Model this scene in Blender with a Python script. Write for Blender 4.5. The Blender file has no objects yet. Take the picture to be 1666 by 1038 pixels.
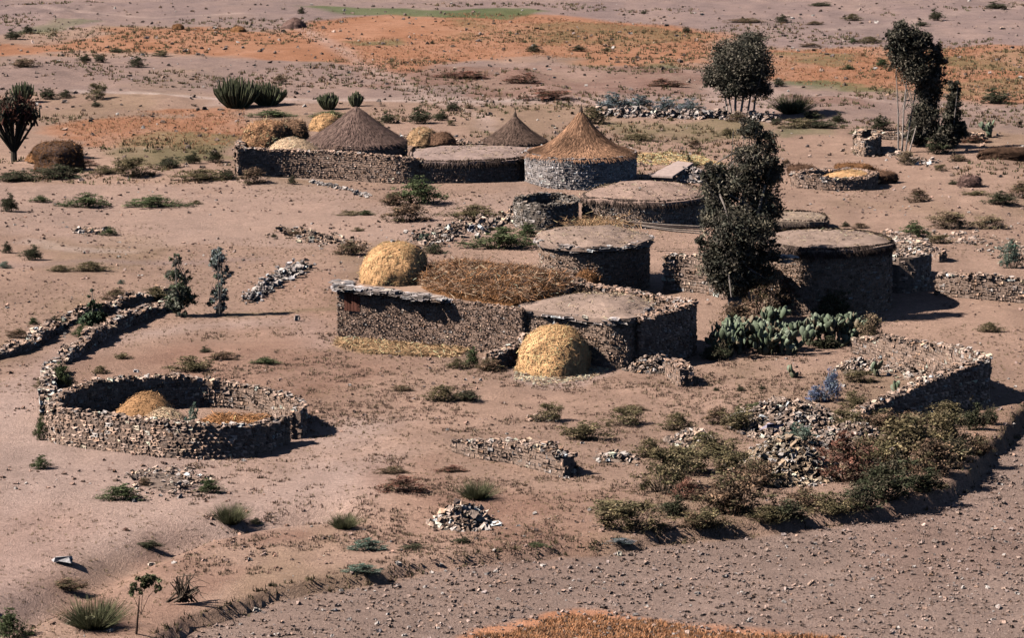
import bpy, math
import numpy as np
from mathutils import Vector

# ------------------------------------------------------------------ camera, light, exposure
W0, H0, F = 1666.0, 1038.0, 5500.0
PITCH = math.radians(10.5)
CAMH = 30.0
scene = bpy.context.scene
cam = bpy.data.cameras.new("camera")
cam.sensor_width = 36.0
cam.lens = F / W0 * 36.0
cam.clip_start = 0.5
cam.clip_end = 8000
camo = bpy.data.objects.new("camera", cam)
camo.location = (0, 0, CAMH)
camo.rotation_euler = (math.radians(90) - PITCH, 0, 0)
scene.collection.objects.link(camo)
scene.camera = camo

SUN_EL = math.radians(43)
SAZ = Vector((-0.978, -0.20, 0)).normalized()
SUNV = Vector((SAZ.x * math.cos(SUN_EL), SAZ.y * math.cos(SUN_EL), math.sin(SUN_EL)))
world = bpy.data.worlds.new("World")
scene.world = world
world.use_nodes = True
wn = world.node_tree
bg = wn.nodes["Background"]
sky = wn.nodes.new("ShaderNodeTexSky")
sky.sky_type = 'NISHITA'
sky.sun_disc = False
sky.sun_elevation = SUN_EL
sky.sun_rotation = math.atan2(SAZ.x, SAZ.y) % (2 * math.pi)
sky.altitude = 2300
sky.air_density = 0.6
sky.dust_density = 0.3
wn.links.new(sky.outputs[0], bg.inputs[0])
bg.inputs[1].default_value = 0.05
sl = bpy.data.lights.new("sun", 'SUN')
sl.energy = 5.0
sl.angle = math.radians(0.5)
sl.color = (1.0, 0.94, 0.865)
so = bpy.data.objects.new("sun", sl)
so.rotation_euler = SUNV.to_track_quat('Z', 'Y').to_euler()
so.location = (-60, 100, 80)
scene.collection.objects.link(so)
scene.view_settings.view_transform = 'Standard'
scene.view_settings.look = 'None'
scene.view_settings.exposure = 0.62
scene.view_settings.gamma = 1.0
scene.cycles.max_bounces = 6
scene.cycles.diffuse_bounces = 0

rng = np.random.default_rng(7)
COL = scene.collection

# ------------------------------------------------------------------ noise
def _hash(ix, iy, seed):
    n = (ix.astype(np.int64) * 374761393 + iy.astype(np.int64) * 668265263 + seed * 1442695041) & 0x7fffffff
    n = ((n ^ (n >> 13)) * 1274126177) & 0x7fffffff
    n = n ^ (n >> 16)
    return (n & 0xffff) / 65535.0

def vnoise(x, y, seed=0):
    x = np.asarray(x, float); y = np.asarray(y, float)
    ix = np.floor(x); iy = np.floor(y)
    fx = x - ix; fy = y - iy
    fx = fx * fx * (3 - 2 * fx); fy = fy * fy * (3 - 2 * fy)
    a = _hash(ix, iy, seed); b = _hash(ix + 1, iy, seed)
    c = _hash(ix, iy + 1, seed); d = _hash(ix + 1, iy + 1, seed)
    return (a * (1 - fx) + b * fx) * (1 - fy) + (c * (1 - fx) + d * fx) * fy

def fbm(x, y, s, octv=4, seed=0):
    t = 0; a = 1; n = 0
    for i in range(octv):
        t = t + a * vnoise(x / s, y / s, seed + i * 17); n += a
        a *= 0.5; s = s / 2.03
    return t / n * 2 - 1          # -1..1

# ------------------------------------------------------------------ pixel -> ground
CP, SP = math.cos(PITCH), math.sin(PITCH)
def ray(u, v):
    a = (u - W0 / 2) / F; b = (H0 / 2 - v) / F
    return Vector((a, CP + b * SP, -SP + b * CP))

def flat(u, v, h=0.0):
    d = ray(u, v); t = (CAMH - h) / -d.z
    return (d.x * t, d.y * t)

def poly_dist(x, y, pts):
    """distance to a polyline, vectorised"""
    best = np.full(np.shape(x), 1e9)
    for (x0, y0), (x1, y1) in zip(pts[:-1], pts[1:]):
        dx, dy = x1 - x0, y1 - y0
        L = dx * dx + dy * dy + 1e-9
        t = np.clip(((x - x0) * dx + (y - y0) * dy) / L, 0, 1)
        best = np.minimum(best, np.hypot(x - x0 - t * dx, y - y0 - t * dy))
    return best

def inside(x, y, pts):
    r = np.zeros(np.shape(x), bool)
    n = len(pts)
    for i in range(n):
        x0, y0 = pts[i]; x1, y1 = pts[(i + 1) % n]
        if y0 == y1: continue
        c = ((y0 > y) != (y1 > y)) & (x < (x1 - x0) * (y - y0) / (y1 - y0) + x0)
        r ^= c
    return r

def sstep(a, b, x):
    t = np.clip((x - a) / (b - a), 0, 1)
    return t * t * (3 - 2 * t)

TERR = [flat(*p) for p in [(150, 1120), (262, 1028), (300, 1000), (400, 968), (450, 950), (540, 936), (620, 925), (700, 908), (800, 893), (900, 885), (1000, 878),
                           (1060, 868), (1180, 856), (1300, 843), (1420, 828), (1510, 806), (1570, 775), (1610, 725), (1640, 690), (1700, 640), (1800, 560)]]
TERR_POLY = TERR + [(120, 60), (60, -60), (-60, -60), flat(100, 1300)]
GULLY = [flat(*p) for p in [(-60, 1030), (60, 975), (150, 930), (200, 900), (300, 862), (420, 838), (520, 830)]]
BUMPS = []   # (x, y, rx, ry, h)
def bump(u, v, wpx, h, dep=1.0):
    x, y = flat(u, v); s = y / F
    BUMPS.append((x, y, wpx * s / 2, wpx * s / 2 * dep, h))
for b in [(850, 125, 70, 0.9, 2), (760, 120, 110, 0.5, 2), (890, 155, 90, 1.0, 2), (990, 150, 60, .5, 2), (690, 130, 70, .5, 2), (1080, 130, 80, .6, 2),
          (1350, 172, 160, .8, 2), (1620, 265, 120, .8, 1.5), (470, 120, 80, .4, 2), (250, 165, 130, .6, 2), (60, 115, 160, .8, 2),
          (200, 150, 90, .5, 2), (90, 20, 200, 1, 2), (700, 720, 120, .3, 1), (380, 585, 160, .35, 1), (640, 800, 120, .3, 1), (240, 790, 120, .35, 1),
          (1090, 640, 100, .25, 1), (1180, 660, 90, .25, 1), (820, 640, 100, .25, 1), (150, 430, 160, .4, 1.2), (740, 650, 100, .3, 1), (1450, 590, 90, .3, 1),
          (1150, 800, 120, .35, 1), (1280, 740, 150, .7, 1), (1560, 340, 120, .4, 1.5), (1630, 332, 70, .7, 1.5)]:
    bump(*b)
BANK = [flat(*p) for p in [(-80, 286), (100, 284), (250, 288), (380, 293), (440, 298)]]

def H(x, y):
    x = np.asarray(x, float); y = np.asarray(y, float)
    z = 0.28 * fbm(x, y, 22, 3, 1) + 0.07 * fbm(x, y, 5, 3, 5) + 0.045 * fbm(x, y, 1.3, 3, 9)
    # ploughed field lies lower, beyond a terrace step
    wx = x + 0.2 * fbm(x, y, 2.0, 2, 21); wy = y + 0.4 * fbm(x, y, 2.0, 2, 22)
    d = poly_dist(wx, wy, TERR)
    ins = inside(wx, wy, TERR_POLY)
    sd = np.where(ins, d, -d)
    drop = np.interp(x, [-25, -8, 2, 14, 19, 24], [0.4, .32, .28, .35, .5, .55])
    z = z - (drop + .08) * sstep(-0.05, 0.17, sd) + 0.06 * np.exp(-((sd + 0.8) / 0.7) ** 2)
    z = z + np.where(ins, 0.05 * np.sin(wy * 5.5 + x * 1.2) * vnoise(x / 2, y / 2, 31), 0)
    g = poly_dist(x, y, GULLY)
    z = z - 0.8 * np.exp(-(g / 1.1) ** 2) * np.where(x < 0, 1, 0)
    b = poly_dist(x, y, BANK)
    z = z + 0.25 * np.exp(-(b / 1.5) ** 2)
    for (bx, by, rx, ry, h) in BUMPS:
        z = z + .55 * h * np.exp(-((x - bx) / rx) ** 2 - ((y - by) / ry) ** 2) * (0.6 + 0.6 * vnoise(x * .8, y * .8, 44))
    z = z + np.interp(y, [-200, 0, 40, 80, 95], [28, 27, 13, 2.5, 0]) * 1.0
    r = np.maximum(y - 480, 0)
    z = z + 0.10 * r + 25 * fbm(x, y, 300, 3, 71) * sstep(420, 900, np.hypot(x, y))
    return z

def gz(x, y):
    return float(H(np.array([x]), np.array([y]))[0])

def at(u, v, h=0.0):
    """point of the line of sight through a photo pixel that is h above the ground"""
    d = ray(u, v)
    ts = np.linspace(85, 480, 500)
    X = d.x * ts; Y = d.y * ts; Z = CAMH + d.z * ts
    g = Z - (H(X, Y) + h)
    i = np.argmax(g < 0)
    if g[i] >= 0: i = len(ts) - 1
    if i == 0: t = ts[0]
    else:
        a, b = g[i - 1], g[i]
        t = ts[i - 1] + (ts[i] - ts[i - 1]) * a / (a - b)
    return Vector((d.x * t, d.y * t, CAMH + d.z * t))

def mpp(p):
    """metres per photo pixel at point p"""
    return (p - Vector((0, 0, CAMH))).length / F

# ------------------------------------------------------------------ mesh plumbing
class MB:
    def __init__(s):
        s.v = []; s.f = []; s.c = []; s.n = 0
    def add(s, v, f, c):
        """v Nx3, f Mxk, c Mx3 per-face colour (or a single one)"""
        v = np.asarray(v, float); f = np.asarray(f, int)
        c = np.asarray(c, float)
        if c.ndim == 1: c = np.tile(c, (len(f), 1))
        s.v.append(v); s.f.append(f + s.n); s.c.append(c); s.n += len(v)
    def mesh(s, name, smooth=False):
        me = bpy.data.meshes.new(name)
        V = np.concatenate(s.v)
        me.vertices.add(len(V)); me.vertices.foreach_set("co", V.ravel())
        tot = sum(f.size for f in s.f); nf = sum(len(f) for f in s.f)
        me.loops.add(tot); me.polygons.add(nf)
        me.loops.foreach_set("vertex_index", np.concatenate([f.ravel() for f in s.f]).astype(np.int32))
        starts = []; tt = 0; cc = []
        for f, c in zip(s.f, s.c):
            k = f.shape[1]
            starts.append(tt + np.arange(len(f)) * k); tt += f.size
            cc.append(np.repeat(c, k, axis=0))
        me.polygons.foreach_set("loop_start", np.concatenate(starts).astype(np.int32))
        me.update(calc_edges=True)
        cc = np.concatenate(cc)
        at_ = me.color_attributes.new("tint", 'FLOAT_COLOR', 'CORNER')
        at_.data.foreach_set("color", np.column_stack([cc, np.ones(len(cc))]).astype(np.float32).ravel())
        me.polygons.foreach_set("use_smooth", np.full(nf, smooth))
        me.validate()
        return me
    def build(s, name, mat, parent=None, smooth=False):
        me = s.mesh(name, smooth)
        me.materials.append(mat)
        o = bpy.data.objects.new(name, me)
        COL.objects.link(o)
        if parent is not None: o.parent = parent
        return o

def tag(o, label=None, cat=None, group=None, kind=None):
    if label: o["label"] = label
    if cat: o["category"] = cat
    if group: o["group"] = group
    if kind: o["kind"] = kind
    elif cat: o["kind"] = "thing"
    return o

def empty(name, loc, label, cat, group=None):
    o = bpy.data.objects.new(name, None)
    o.empty_display_size = 0.5
    o.location = loc
    COL.objects.link(o)
    return tag(o, label, cat, group)

# ------------------------------------------------------------------ materials
def mat_tint(name, rough=0.95, nscale=6.0, namp=0.35, bump=0.4, bscale=14.0, transl=0.0, spec=0.15):
    m = bpy.data.materials.new(name); m.use_nodes = True
    nt = m.node_tree; N = nt.nodes; L = nt.links
    b = N["Principled BSDF"]
    b.inputs["Roughness"].default_value = rough
    b.inputs["Specular IOR Level"].default_value = spec
    a = N.new("ShaderNodeAttribute"); a.attribute_name = "tint"
    tc = N.new("ShaderNodeTexCoord")
    n = N.new("ShaderNodeTexNoise"); n.inputs["Scale"].default_value = nscale; n.inputs["Detail"].default_value = 5
    L.new(tc.outputs["Object"], n.inputs["Vector"])
    mr = N.new("ShaderNodeMapRange")
    mr.inputs["From Min"].default_value = 0.3; mr.inputs["From Max"].default_value = 0.7
    mr.inputs["To Min"].default_value = 1 - namp; mr.inputs["To Max"].default_value = 1 + namp
    L.new(n.outputs["Fac"], mr.inputs["Value"])
    mx = N.new("ShaderNodeVectorMath"); mx.operation = 'SCALE'
    L.new(a.outputs["Color"], mx.inputs[0]); L.new(mr.outputs[0], mx.inputs["Scale"])
    L.new(mx.outputs[0], b.inputs["Base Color"])
    if bump:
        n2 = N.new("ShaderNodeTexNoise"); n2.inputs["Scale"].default_value = bscale; n2.inputs["Detail"].default_value = 6
        L.new(tc.outputs["Object"], n2.inputs["Vector"])
        bp = N.new("ShaderNodeBump"); bp.inputs["Strength"].default_value = bump; bp.inputs["Distance"].default_value = 0.05
        L.new(n2.outputs["Fac"], bp.inputs["Height"]); L.new(bp.outputs[0], b.inputs["Normal"])
    if transl:
        tr = N.new("ShaderNodeBsdfTranslucent"); ms = N.new("ShaderNodeMixShader"); ms.inputs[0].default_value = transl
        L.new(mx.outputs[0], tr.inputs["Color"]); L.new(b.outputs[0], ms.inputs[1]); L.new(tr.outputs[0], ms.inputs[2])
        L.new(ms.outputs[0], N["Material Output"].inputs["Surface"])
    return m

M_STONE = mat_tint("dry_stone", 0.93, 9, 0.3, 0.6, 22)
M_EARTH = mat_tint("earth_roof", 0.97, 3.5, 0.16, 0.5, 12)
M_STRAW = mat_tint("straw", 0.85, 5, 0.3, 0.6, 26, transl=0.1)
M_LEAF = mat_tint("foliage", 0.8, 2.5, 0.3, 0.0, transl=0.15)
M_CACT = mat_tint("cactus_flesh", 0.6, 5, 0.25, 0.2, 20, spec=0.3)
M_WOOD = mat_tint("weathered_wood", 0.9, 8, 0.3, 0.4, 30)

def mat_ground():
    m = bpy.data.materials.new("ground_soil"); m.use_nodes = True
    nt = m.node_tree; N = nt.nodes; L = nt.links
    b = N["Principled BSDF"]; b.inputs["Roughness"].default_value = 0.98
    b.inputs["Specular IOR Level"].default_value = 0.08
    a = N.new("ShaderNodeAttribute"); a.attribute_name = "soil"
    g = N.new("ShaderNodeNewGeometry")
    def noise(sc, det, rough=0.6):
        n = N.new("ShaderNodeTexNoise"); n.inputs["Scale"].default_value = sc; n.inputs["Detail"].default_value = det
        n.inputs["Roughness"].default_value = rough
        L.new(g.outputs["Position"], n.inputs["Vector"]); return n
    def mrange(src, lo, hi, f0=0.3, f1=0.7):
        r = N.new("ShaderNodeMapRange"); r.inputs["From Min"].default_value = f0; r.inputs["From Max"].default_value = f1
        r.inputs["To Min"].default_value = lo; r.inputs["To Max"].default_value = hi
        L.new(src, r.inputs["Value"]); return r.outputs[0]
    n1 = noise(0.9, 6, 0.7); n2 = noise(6.5, 4, 0.75); n3 = noise(18, 3, 0.7)
    f1 = mrange(n1.outputs["Fac"], 0.86, 1.14); f2 = mrange(n2.outputs["Fac"], 0.74, 1.26); f3 = mrange(n3.outputs["Fac"], .8, 1.2)
    p = N.new("ShaderNodeMath"); p.operation = 'MULTIPLY'; L.new(f1, p.inputs[0]); L.new(f2, p.inputs[1])
    p2 = N.new("ShaderNodeMath"); p2.operation = 'MULTIPLY'; L.new(p.outputs[0], p2.inputs[0]); L.new(f3, p2.inputs[1])
    mx = N.new("ShaderNodeVectorMath"); mx.operation = 'SCALE'
    L.new(a.outputs["Color"], mx.inputs[0]); L.new(p2.outputs[0], mx.inputs["Scale"])
    # pale pebble flecks
    vo = N.new("ShaderNodeTexVoronoi"); vo.inputs["Scale"].default_value = 5.5
    L.new(g.outputs["Position"], vo.inputs["Vector"])
    lt = N.new("ShaderNodeMath"); lt.operation = 'LESS_THAN'; lt.inputs[1].default_value = 0.17
    L.new(vo.outputs["Distance"], lt.inputs[0])
    sx = N.new("ShaderNodeSeparateColor"); L.new(vo.outputs["Color"], sx.inputs[0])
    gt = N.new("ShaderNodeMath"); gt.operation = 'GREATER_THAN'; gt.inputs[1].default_value = 0.75; L.new(sx.outputs[0], gt.inputs[0])
    mm = N.new("ShaderNodeMath"); mm.operation = 'MULTIPLY'; L.new(lt.outputs[0], mm.inputs[0]); L.new(gt.outputs[0], mm.inputs[1])
    vc = N.new("ShaderNodeMix"); vc.data_type = 'RGBA'
    vc.inputs[6].default_value = (0.16, 0.11, 0.09, 1); vc.inputs[7].default_value = (0.5, 0.42, 0.38, 1)
    L.new(sx.outputs[1], vc.inputs[0])
    m2 = N.new("ShaderNodeMath"); m2.operation = 'MULTIPLY'; m2.inputs[1].default_value = 0.7; L.new(mm.outputs[0], m2.inputs[0])
    mi = N.new("ShaderNodeMix"); mi.data_type = 'RGBA'
    L.new(m2.outputs[0], mi.inputs[0]); L.new(mx.outputs[0], mi.inputs[6]); L.new(vc.outputs[2], mi.inputs[7])
    L.new(mi.outputs[2], b.inputs["Base Color"])
    ad = N.new("ShaderNodeMath"); ad.operation = 'ADD'; L.new(n2.outputs["Fac"], ad.inputs[0]); L.new(n3.outputs["Fac"], ad.inputs[1])
    bp = N.new("ShaderNodeBump"); bp.inputs["Strength"].default_value = 0.8; bp.inputs["Distance"].default_value = 0.12
    L.new(ad.outputs[0], bp.inputs["Height"]); L.new(bp.outputs[0], b.inputs["Normal"])
    return m
M_GROUND = mat_ground()

# ------------------------------------------------------------------ ground sheet
SOIL = np.array([0.375, 0.243, 0.184])
ORANGE = np.array([0.42, 0.19, 0.105]); OLIVE = np.array([0.20, 0.165, 0.085]); GREEN = np.array([0.13, 0.15, 0.07])
GREY = np.array([0.29, 0.21, 0.20]); PALE = np.array([0.48, 0.34, 0.29]); SAND = np.array([0.44, 0.28, 0.21])
RUST = np.array([0.27, 0.135, 0.095]); WHITE = np.array([0.6, 0.47, 0.42]); STRAWC = np.array([0.72, 0.47, 0.2])
# (colour, strength, edge softness m, wobble m, patchiness, polygon in photo pixels)
ZONES = [
 (GREY, .8, 3, 3, .3, [(-100, -60), (1800, -60), (1800, 75), (1250, 70), (1180, 60), (1100, 45), (900, 28), (560, 30), (500, 50), (250, 45), (-100, 60)]),
 (GREY, .55, 3, 3, .5, [(-100, 88), (250, 90), (560, 105), (800, 100), (1180, 115), (1280, 135), (1500, 160), (1800, 170), (1800, 230), (1300, 190), (960, 170), (500, 160), (-100, 150)]),
 (ORANGE, .9, 3, 3, .25, [(-100, 66), (60, 70), (150, 58), (300, 45), (470, 52), (560, 28), (700, 20), (900, 25), (1060, 38), (1180, 58), (1150, 105), (1000, 112), (860, 92), (740, 100), (640, 118), (560, 102), (400, 98), (250, 84), (100, 84), (-100, 88)]),
 (ORANGE, .85, 2, 3, .5, [(90, 200), (220, 182), (400, 176), (400, 236), (240, 240), (100, 236)]),
 (OLIVE, .8, 2, 3, .4, [(180, 232), (260, 218), (385, 224), (385, 262), (180, 262)]),
 (ORANGE, .9, 3, 3, .4, [(1255, 78), (1400, 74), (1560, 72), (1800, 70), (1800, 160), (1640, 172), (1500, 150), (1350, 138), (1255, 128)]),
 (OLIVE, .8, 2, 4, .7, [(1260, 88), (1400, 84), (1440, 110), (1300, 104)]),
 (GREEN, .8, 2, 3, .5, [(1260, 132), (1340, 126), (1450, 138), (1450, 150), (1300, 142)]),
 (GREEN, .6, 2, 3, .8, [(1500, 96), (1700, 80), (1800, 90), (1800, 110), (1560, 118)]),
 (GREEN, .6, 2, 3, .8, [(1530, 136), (1800, 128), (1800, 146), (1560, 150)]),
 (OLIVE, .6, 2, 3, .9, [(700, 30), (1000, 40), (1150, 62), (1000, 80), (760, 66)]),
 (GREEN, .95, 2, 2, .15, [(500, 6), (640, 10), (800, 14), (890, 18), (840, 30), (700, 26), (560, 22)]),
 (GREEN, .75, 1.5, 2, .4, [(550, 66), (640, 62), (660, 72), (570, 76)]),
 (GREEN, .7, 1.5, 2, .4, [(40, 52), (110, 36), (160, 38), (90, 58)]),
 (GREEN, .7, 1.5, 2, .4, [(1030, 106), (1090, 103), (1100, 112), (1040, 116)]),
 (OLIVE, .7, 2, 2, .5, [(960, 200), (1180, 196), (1240, 206), (1240, 222), (1000, 222)]),
 (GREEN, .6, 1.5, 2, .5, [(1260, 206), (1380, 206), (1370, 216), (1270, 220)]),
 (RUST, .55, 2, 3, .8, [(600, 110), (880, 108), (1140, 118), (1180, 140), (1060, 150), (900, 168), (780, 165), (760, 140), (620, 138)]),
 (RUST, .5, 2, 3, .8, [(1270, 150), (1420, 158), (1460, 176), (1300, 172)]),
 (PALE, .6, 1, 1.5, .3, [(350, 160), (520, 160), (820, 158), (1000, 163), (1000, 172), (600, 170), (350, 170)]),
 (PALE, .7, 1, 2, .3, [(1180, 130), (1140, 140), (1180, 180), (1240, 185), (1300, 175), (1270, 145)]),
 (SAND, .5, 3, 3, .4, [(1040, 225), (1500, 215), (1560, 280), (1460, 300), (1280, 320), (1200, 330), (1040, 300)]),
 (STRAWC, .9, .7, 1, .5, [(1036, 250), (1090, 247), (1140, 254), (1175, 268), (1120, 270), (1060, 266), (1036, 262)]),
 (PALE, .4, 3, 3, .4, [(-100, 292), (400, 300), (620, 330), (840, 300), (840, 380), (600, 400), (400, 400), (-100, 380)]),
 (WHITE, .5, 1.5, 2, .7, [(60, 392), (140, 398), (240, 402), (235, 412), (100, 408), (40, 402)]),
 (SAND, .55, 3, 2, .3, [(220, 520), (520, 500), (545, 560), (360, 580), (160, 590)]),
 (PALE, .8, 3, 3, .3, [(-100, 600), (50, 600), (60, 730), (350, 745), (540, 705), (640, 740), (560, 800), (330, 850), (160, 880), (40, 960), (-100, 1000)]),
 (SAND, .5, 2, 2, .5, [(400, 720), (600, 720), (640, 780), (520, 830), (420, 820)]),
 (SAND, .5, 2, 2, .6, [(560, 600), (1100, 620), (1380, 600), (1380, 650), (1160, 680), (900, 700), (560, 700)]),
 (RUST, .35, 2, 2, .7, [(250, 570), (540, 565), (640, 600), (520, 640), (260, 620)]),
 (RUST, .4, 2, 2, .8, [(560, 740), (720, 740), (760, 800), (1000, 820), (980, 870), (620, 900), (440, 880), (560, 800)]),
 (RUST, .5, 1, 1, .5, [(80, 960), (200, 905), (330, 905), (420, 930), (300, 990), (240, 1030), (120, 1030)]),
 (RUST, .5, 1, 1.5, .7, [(200, 890), (260, 860), (440, 845), (520, 850), (500, 870), (330, 900)]),
 (STRAWC, .55, .6, .6, .6, [(560, 552), (700, 560), (760, 570), (740, 580), (600, 574), (548, 562)]),
 (PALE, .7, .6, .6, .3, [(830, 600), (860, 590), (990, 588), (1010, 602), (960, 625), (880, 630), (835, 618)]),
 (ORANGE * 1.3, .95, .6, 1.2, .35, [(700, 1040), (760, 1012), (830, 1000), (920, 985), (1060, 985), (1130, 988), (1180, 1000), (1250, 1008), (1380, 1020), (1440, 1040), (1400, 1070), (700, 1070)]),
 (SAND, .6, 1, 1, .3, [(1480, 760), (1560, 690), (1600, 640), (1660, 600), (1666, 640), (1620, 700), (1560, 770), (1500, 790)]),
 (SAND, .6, 2, 2, .4, [(1500, 480), (1700, 480), (1700, 600), (1620, 600), (1480, 545), (1440, 540)]),
]
PATHS = [  # colour, strength, width m, polyline
 (PALE, .7, .9, [(470, 32), (510, 55), (560, 85), (620, 120), (700, 160)]),
 (WHITE, .7, .6, [(130, 148), (190, 156), (350, 160), (620, 166), (900, 165)]),
 (PALE, .8, .8, [(700, 160), (780, 190), (800, 215)]),
 (PALE, .6, .8, [(30, 10), (100, 22), (250, 28), (420, 20)]),
 (PALE, .6, 1.2, [(1220, 40), (1300, 50), (1420, 42), (1666, 10)]),
 (PALE, .6, 1.0, [(960, 163), (1130, 160), (1300, 150), (1450, 165), (1666, 182)]),
 (PALE, .8, 1.3, [(-20, 700), (40, 640), (60, 600), (140, 560), (330, 530), (480, 520), (545, 560)]),
 (PALE, .9, 1.8, [(-20, 960), (60, 900), (200, 860), (380, 840), (500, 790), (570, 740), (600, 690)]),
 (PALE, .7, 1.0, [(-20, 860), (60, 780), (70, 740), (40, 660)]),
 (SAND, .6, 1.2, [(560, 740), (700, 700), (830, 650), (1010, 640), (1200, 650)]),
 (WHITE, .5, .5, [(440, 293), (600, 297), (740, 294), (850, 297)]),
 (OLIVE, .6, .5, [(370, 512), (440, 508), (560, 500)]),
 (GREY, .5, .9, [(-50, 430), (200, 430), (420, 425)]),
]
def soil_colour(X, Y):
    n = X.size
    C = np.tile(SOIL, (n, 1))
    wx = fbm(X, Y, 6, 3, 101); wy = fbm(X, Y, 6, 3, 102); pn = fbm(X, Y * .45, 4.5, 4, 103) * .5 + .5
    fn = fbm(X, Y * .6, 1.3, 3, 104) * .5 + .5
    big = fbm(X, Y, 30, 3, 105)
    C = C * (1 + .16 * big)[:, None]
    ins = inside(X, Y, TERR_POLY)
    dT = poly_dist(X, Y, TERR)
    k = np.where(ins, sstep(0, .6, dT), 0) * .92
    PL = np.array([0.29, 0.205, 0.172])
    C = C * (1 - k[:, None]) + PL * k[:, None]
    # dry grassy patches
    gp = sstep(.56, .72, fbm(X, Y * .5, 7, 4, 120) * .5 + .5) * .45 * (1 - k)
    C = C * (1 - gp[:, None]) + np.array([.25, .17, .105]) * gp[:, None]
    for col, st, soft, wob, patch, poly in ZONES:
        pts = [flat(*p) for p in poly]
        xs = [p[0] for p in pts]; ys = [p[1] for p in pts]
        sel = np.where((X > min(xs) - 8) & (X < max(xs) + 8) & (Y > min(ys) - 12) & (Y < max(ys) + 12))[0]
        if not len(sel): continue
        x = X[sel] + wx[sel] * wob; y = Y[sel] + wy[sel] * wob * 2
        d = poly_dist(x, y, pts + [pts[0]])
        sd = np.where(inside(x, y, pts), d, -d)
        m = sstep(-soft * .5, soft * .5, sd) * st
        m = m * (1 - patch * sstep(.35, .75, .6 * pn[sel] + .4 * fn[sel]))
        C[sel] = C[sel] * (1 - m[:, None]) + col * m[:, None]
    for col, st, wd, pl in PATHS:
        d = poly_dist(X + wx * .6, Y + wy * 1.2, [flat(*p) for p in pl])
        m = st * np.exp(-(d / wd) ** 2) * (.5 + .5 * fn)
        C = C * (1 - m[:, None]) + col * m[:, None]
    C = C * (1 + .28 * (fn - .5) + .34 * (pn - .5))[:, None]
    rd = sstep(.5, .72, fbm(X, Y * .6, 9, 4, 131) * .5 + .5)[:, None] * .35 * (Y < 175)[:, None]
    C = C * (1 - rd) + C * np.array([.86, .74, .70]) * rd
    return C

def axis(lo, hi, step, far_lo, far_hi):
    a = list(np.arange(lo, hi, step))
    s = step; x = lo; left = []
    while x > far_lo:
        s *= 1.18; x -= s; left.append(x)
    s = step; x = a[-1]; right = []
    while x < far_hi:
        s *= 1.18; x += s; right.append(x)
    return np.array(left[::-1] + a + right)

def build_ground():
    xs = axis(-58, 58, .22, -2600, 2600)
    ys = np.concatenate([axis(95, 150, .2, -700, 151)[:-3], np.arange(150, 380, .36)])
    ys = np.unique(ys)
    y = ys[-1]; s = .4; ex = []
    while y < 3200:
        s *= 1.18; y += s; ex.append(y)
    ys = np.concatenate([ys, ex])
    X, Y = np.meshgrid(xs, ys)
    X = X.ravel(); Y = Y.ravel()
    Z = H(X, Y)
    nx, ny = len(xs), len(ys)
    i = np.arange(nx - 1); j = np.arange(ny - 1)
    I, J = np.meshgrid(i, j)
    a = (J * nx + I).ravel()
    Fq = np.column_stack([a, a + 1, a + nx + 1, a + nx])
    me = bpy.data.meshes.new("ground")
    me.vertices.add(len(X)); me.vertices.foreach_set("co", np.column_stack([X, Y, Z]).ravel())
    me.loops.add(Fq.size); me.polygons.add(len(Fq))
    me.loops.foreach_set("vertex_index", Fq.ravel().astype(np.int32))
    me.polygons.foreach_set("loop_start", (np.arange(len(Fq)) * 4).astype(np.int32))
    me.update(calc_edges=True)
    C = soil_colour(X, Y)
    ca = me.color_attributes.new("soil", 'FLOAT_COLOR', 'POINT')
    ca.data.foreach_set("color", np.column_stack([C, np.ones(len(C))]).astype(np.float32).ravel())
    me.polygons.foreach_set("use_smooth", np.ones(len(Fq), bool))
    me.materials.append(M_GROUND)
    o = bpy.data.objects.new("ground", me)
    COL.objects.link(o); tag(o, kind="structure")
build_ground()

# ------------------------------------------------------------------ stones
_ST_V = np.array([[x, y, z] for x in (-.42, .42) for y in (-.42, .42) for z in (-.42, .42)] +
                 [[.56, 0, 0], [-.56, 0, 0], [0, .56, 0], [0, -.56, 0], [0, 0, .54], [0, 0, -.54]])
def _st_faces():
    cs = {6: [4, 6, 7, 5], 7: [0, 1, 3, 2], 8: [2, 3, 7, 6], 9: [0, 4, 5, 1], 10: [1, 5, 7, 3], 11: [0, 2, 6, 4]}
    out = []
    for c, q in cs.items():
        n = _ST_V[c]
        for k in range(4):
            a, b = q[k], q[(k + 1) % 4]
            t = np.cross(_ST_V[a] - n, _ST_V[b] - n)
            out.append([c, a, b] if np.dot(t, n) > 0 else [c, b, a])
    return np.array(out)
_ST_F = _st_faces()

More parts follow.
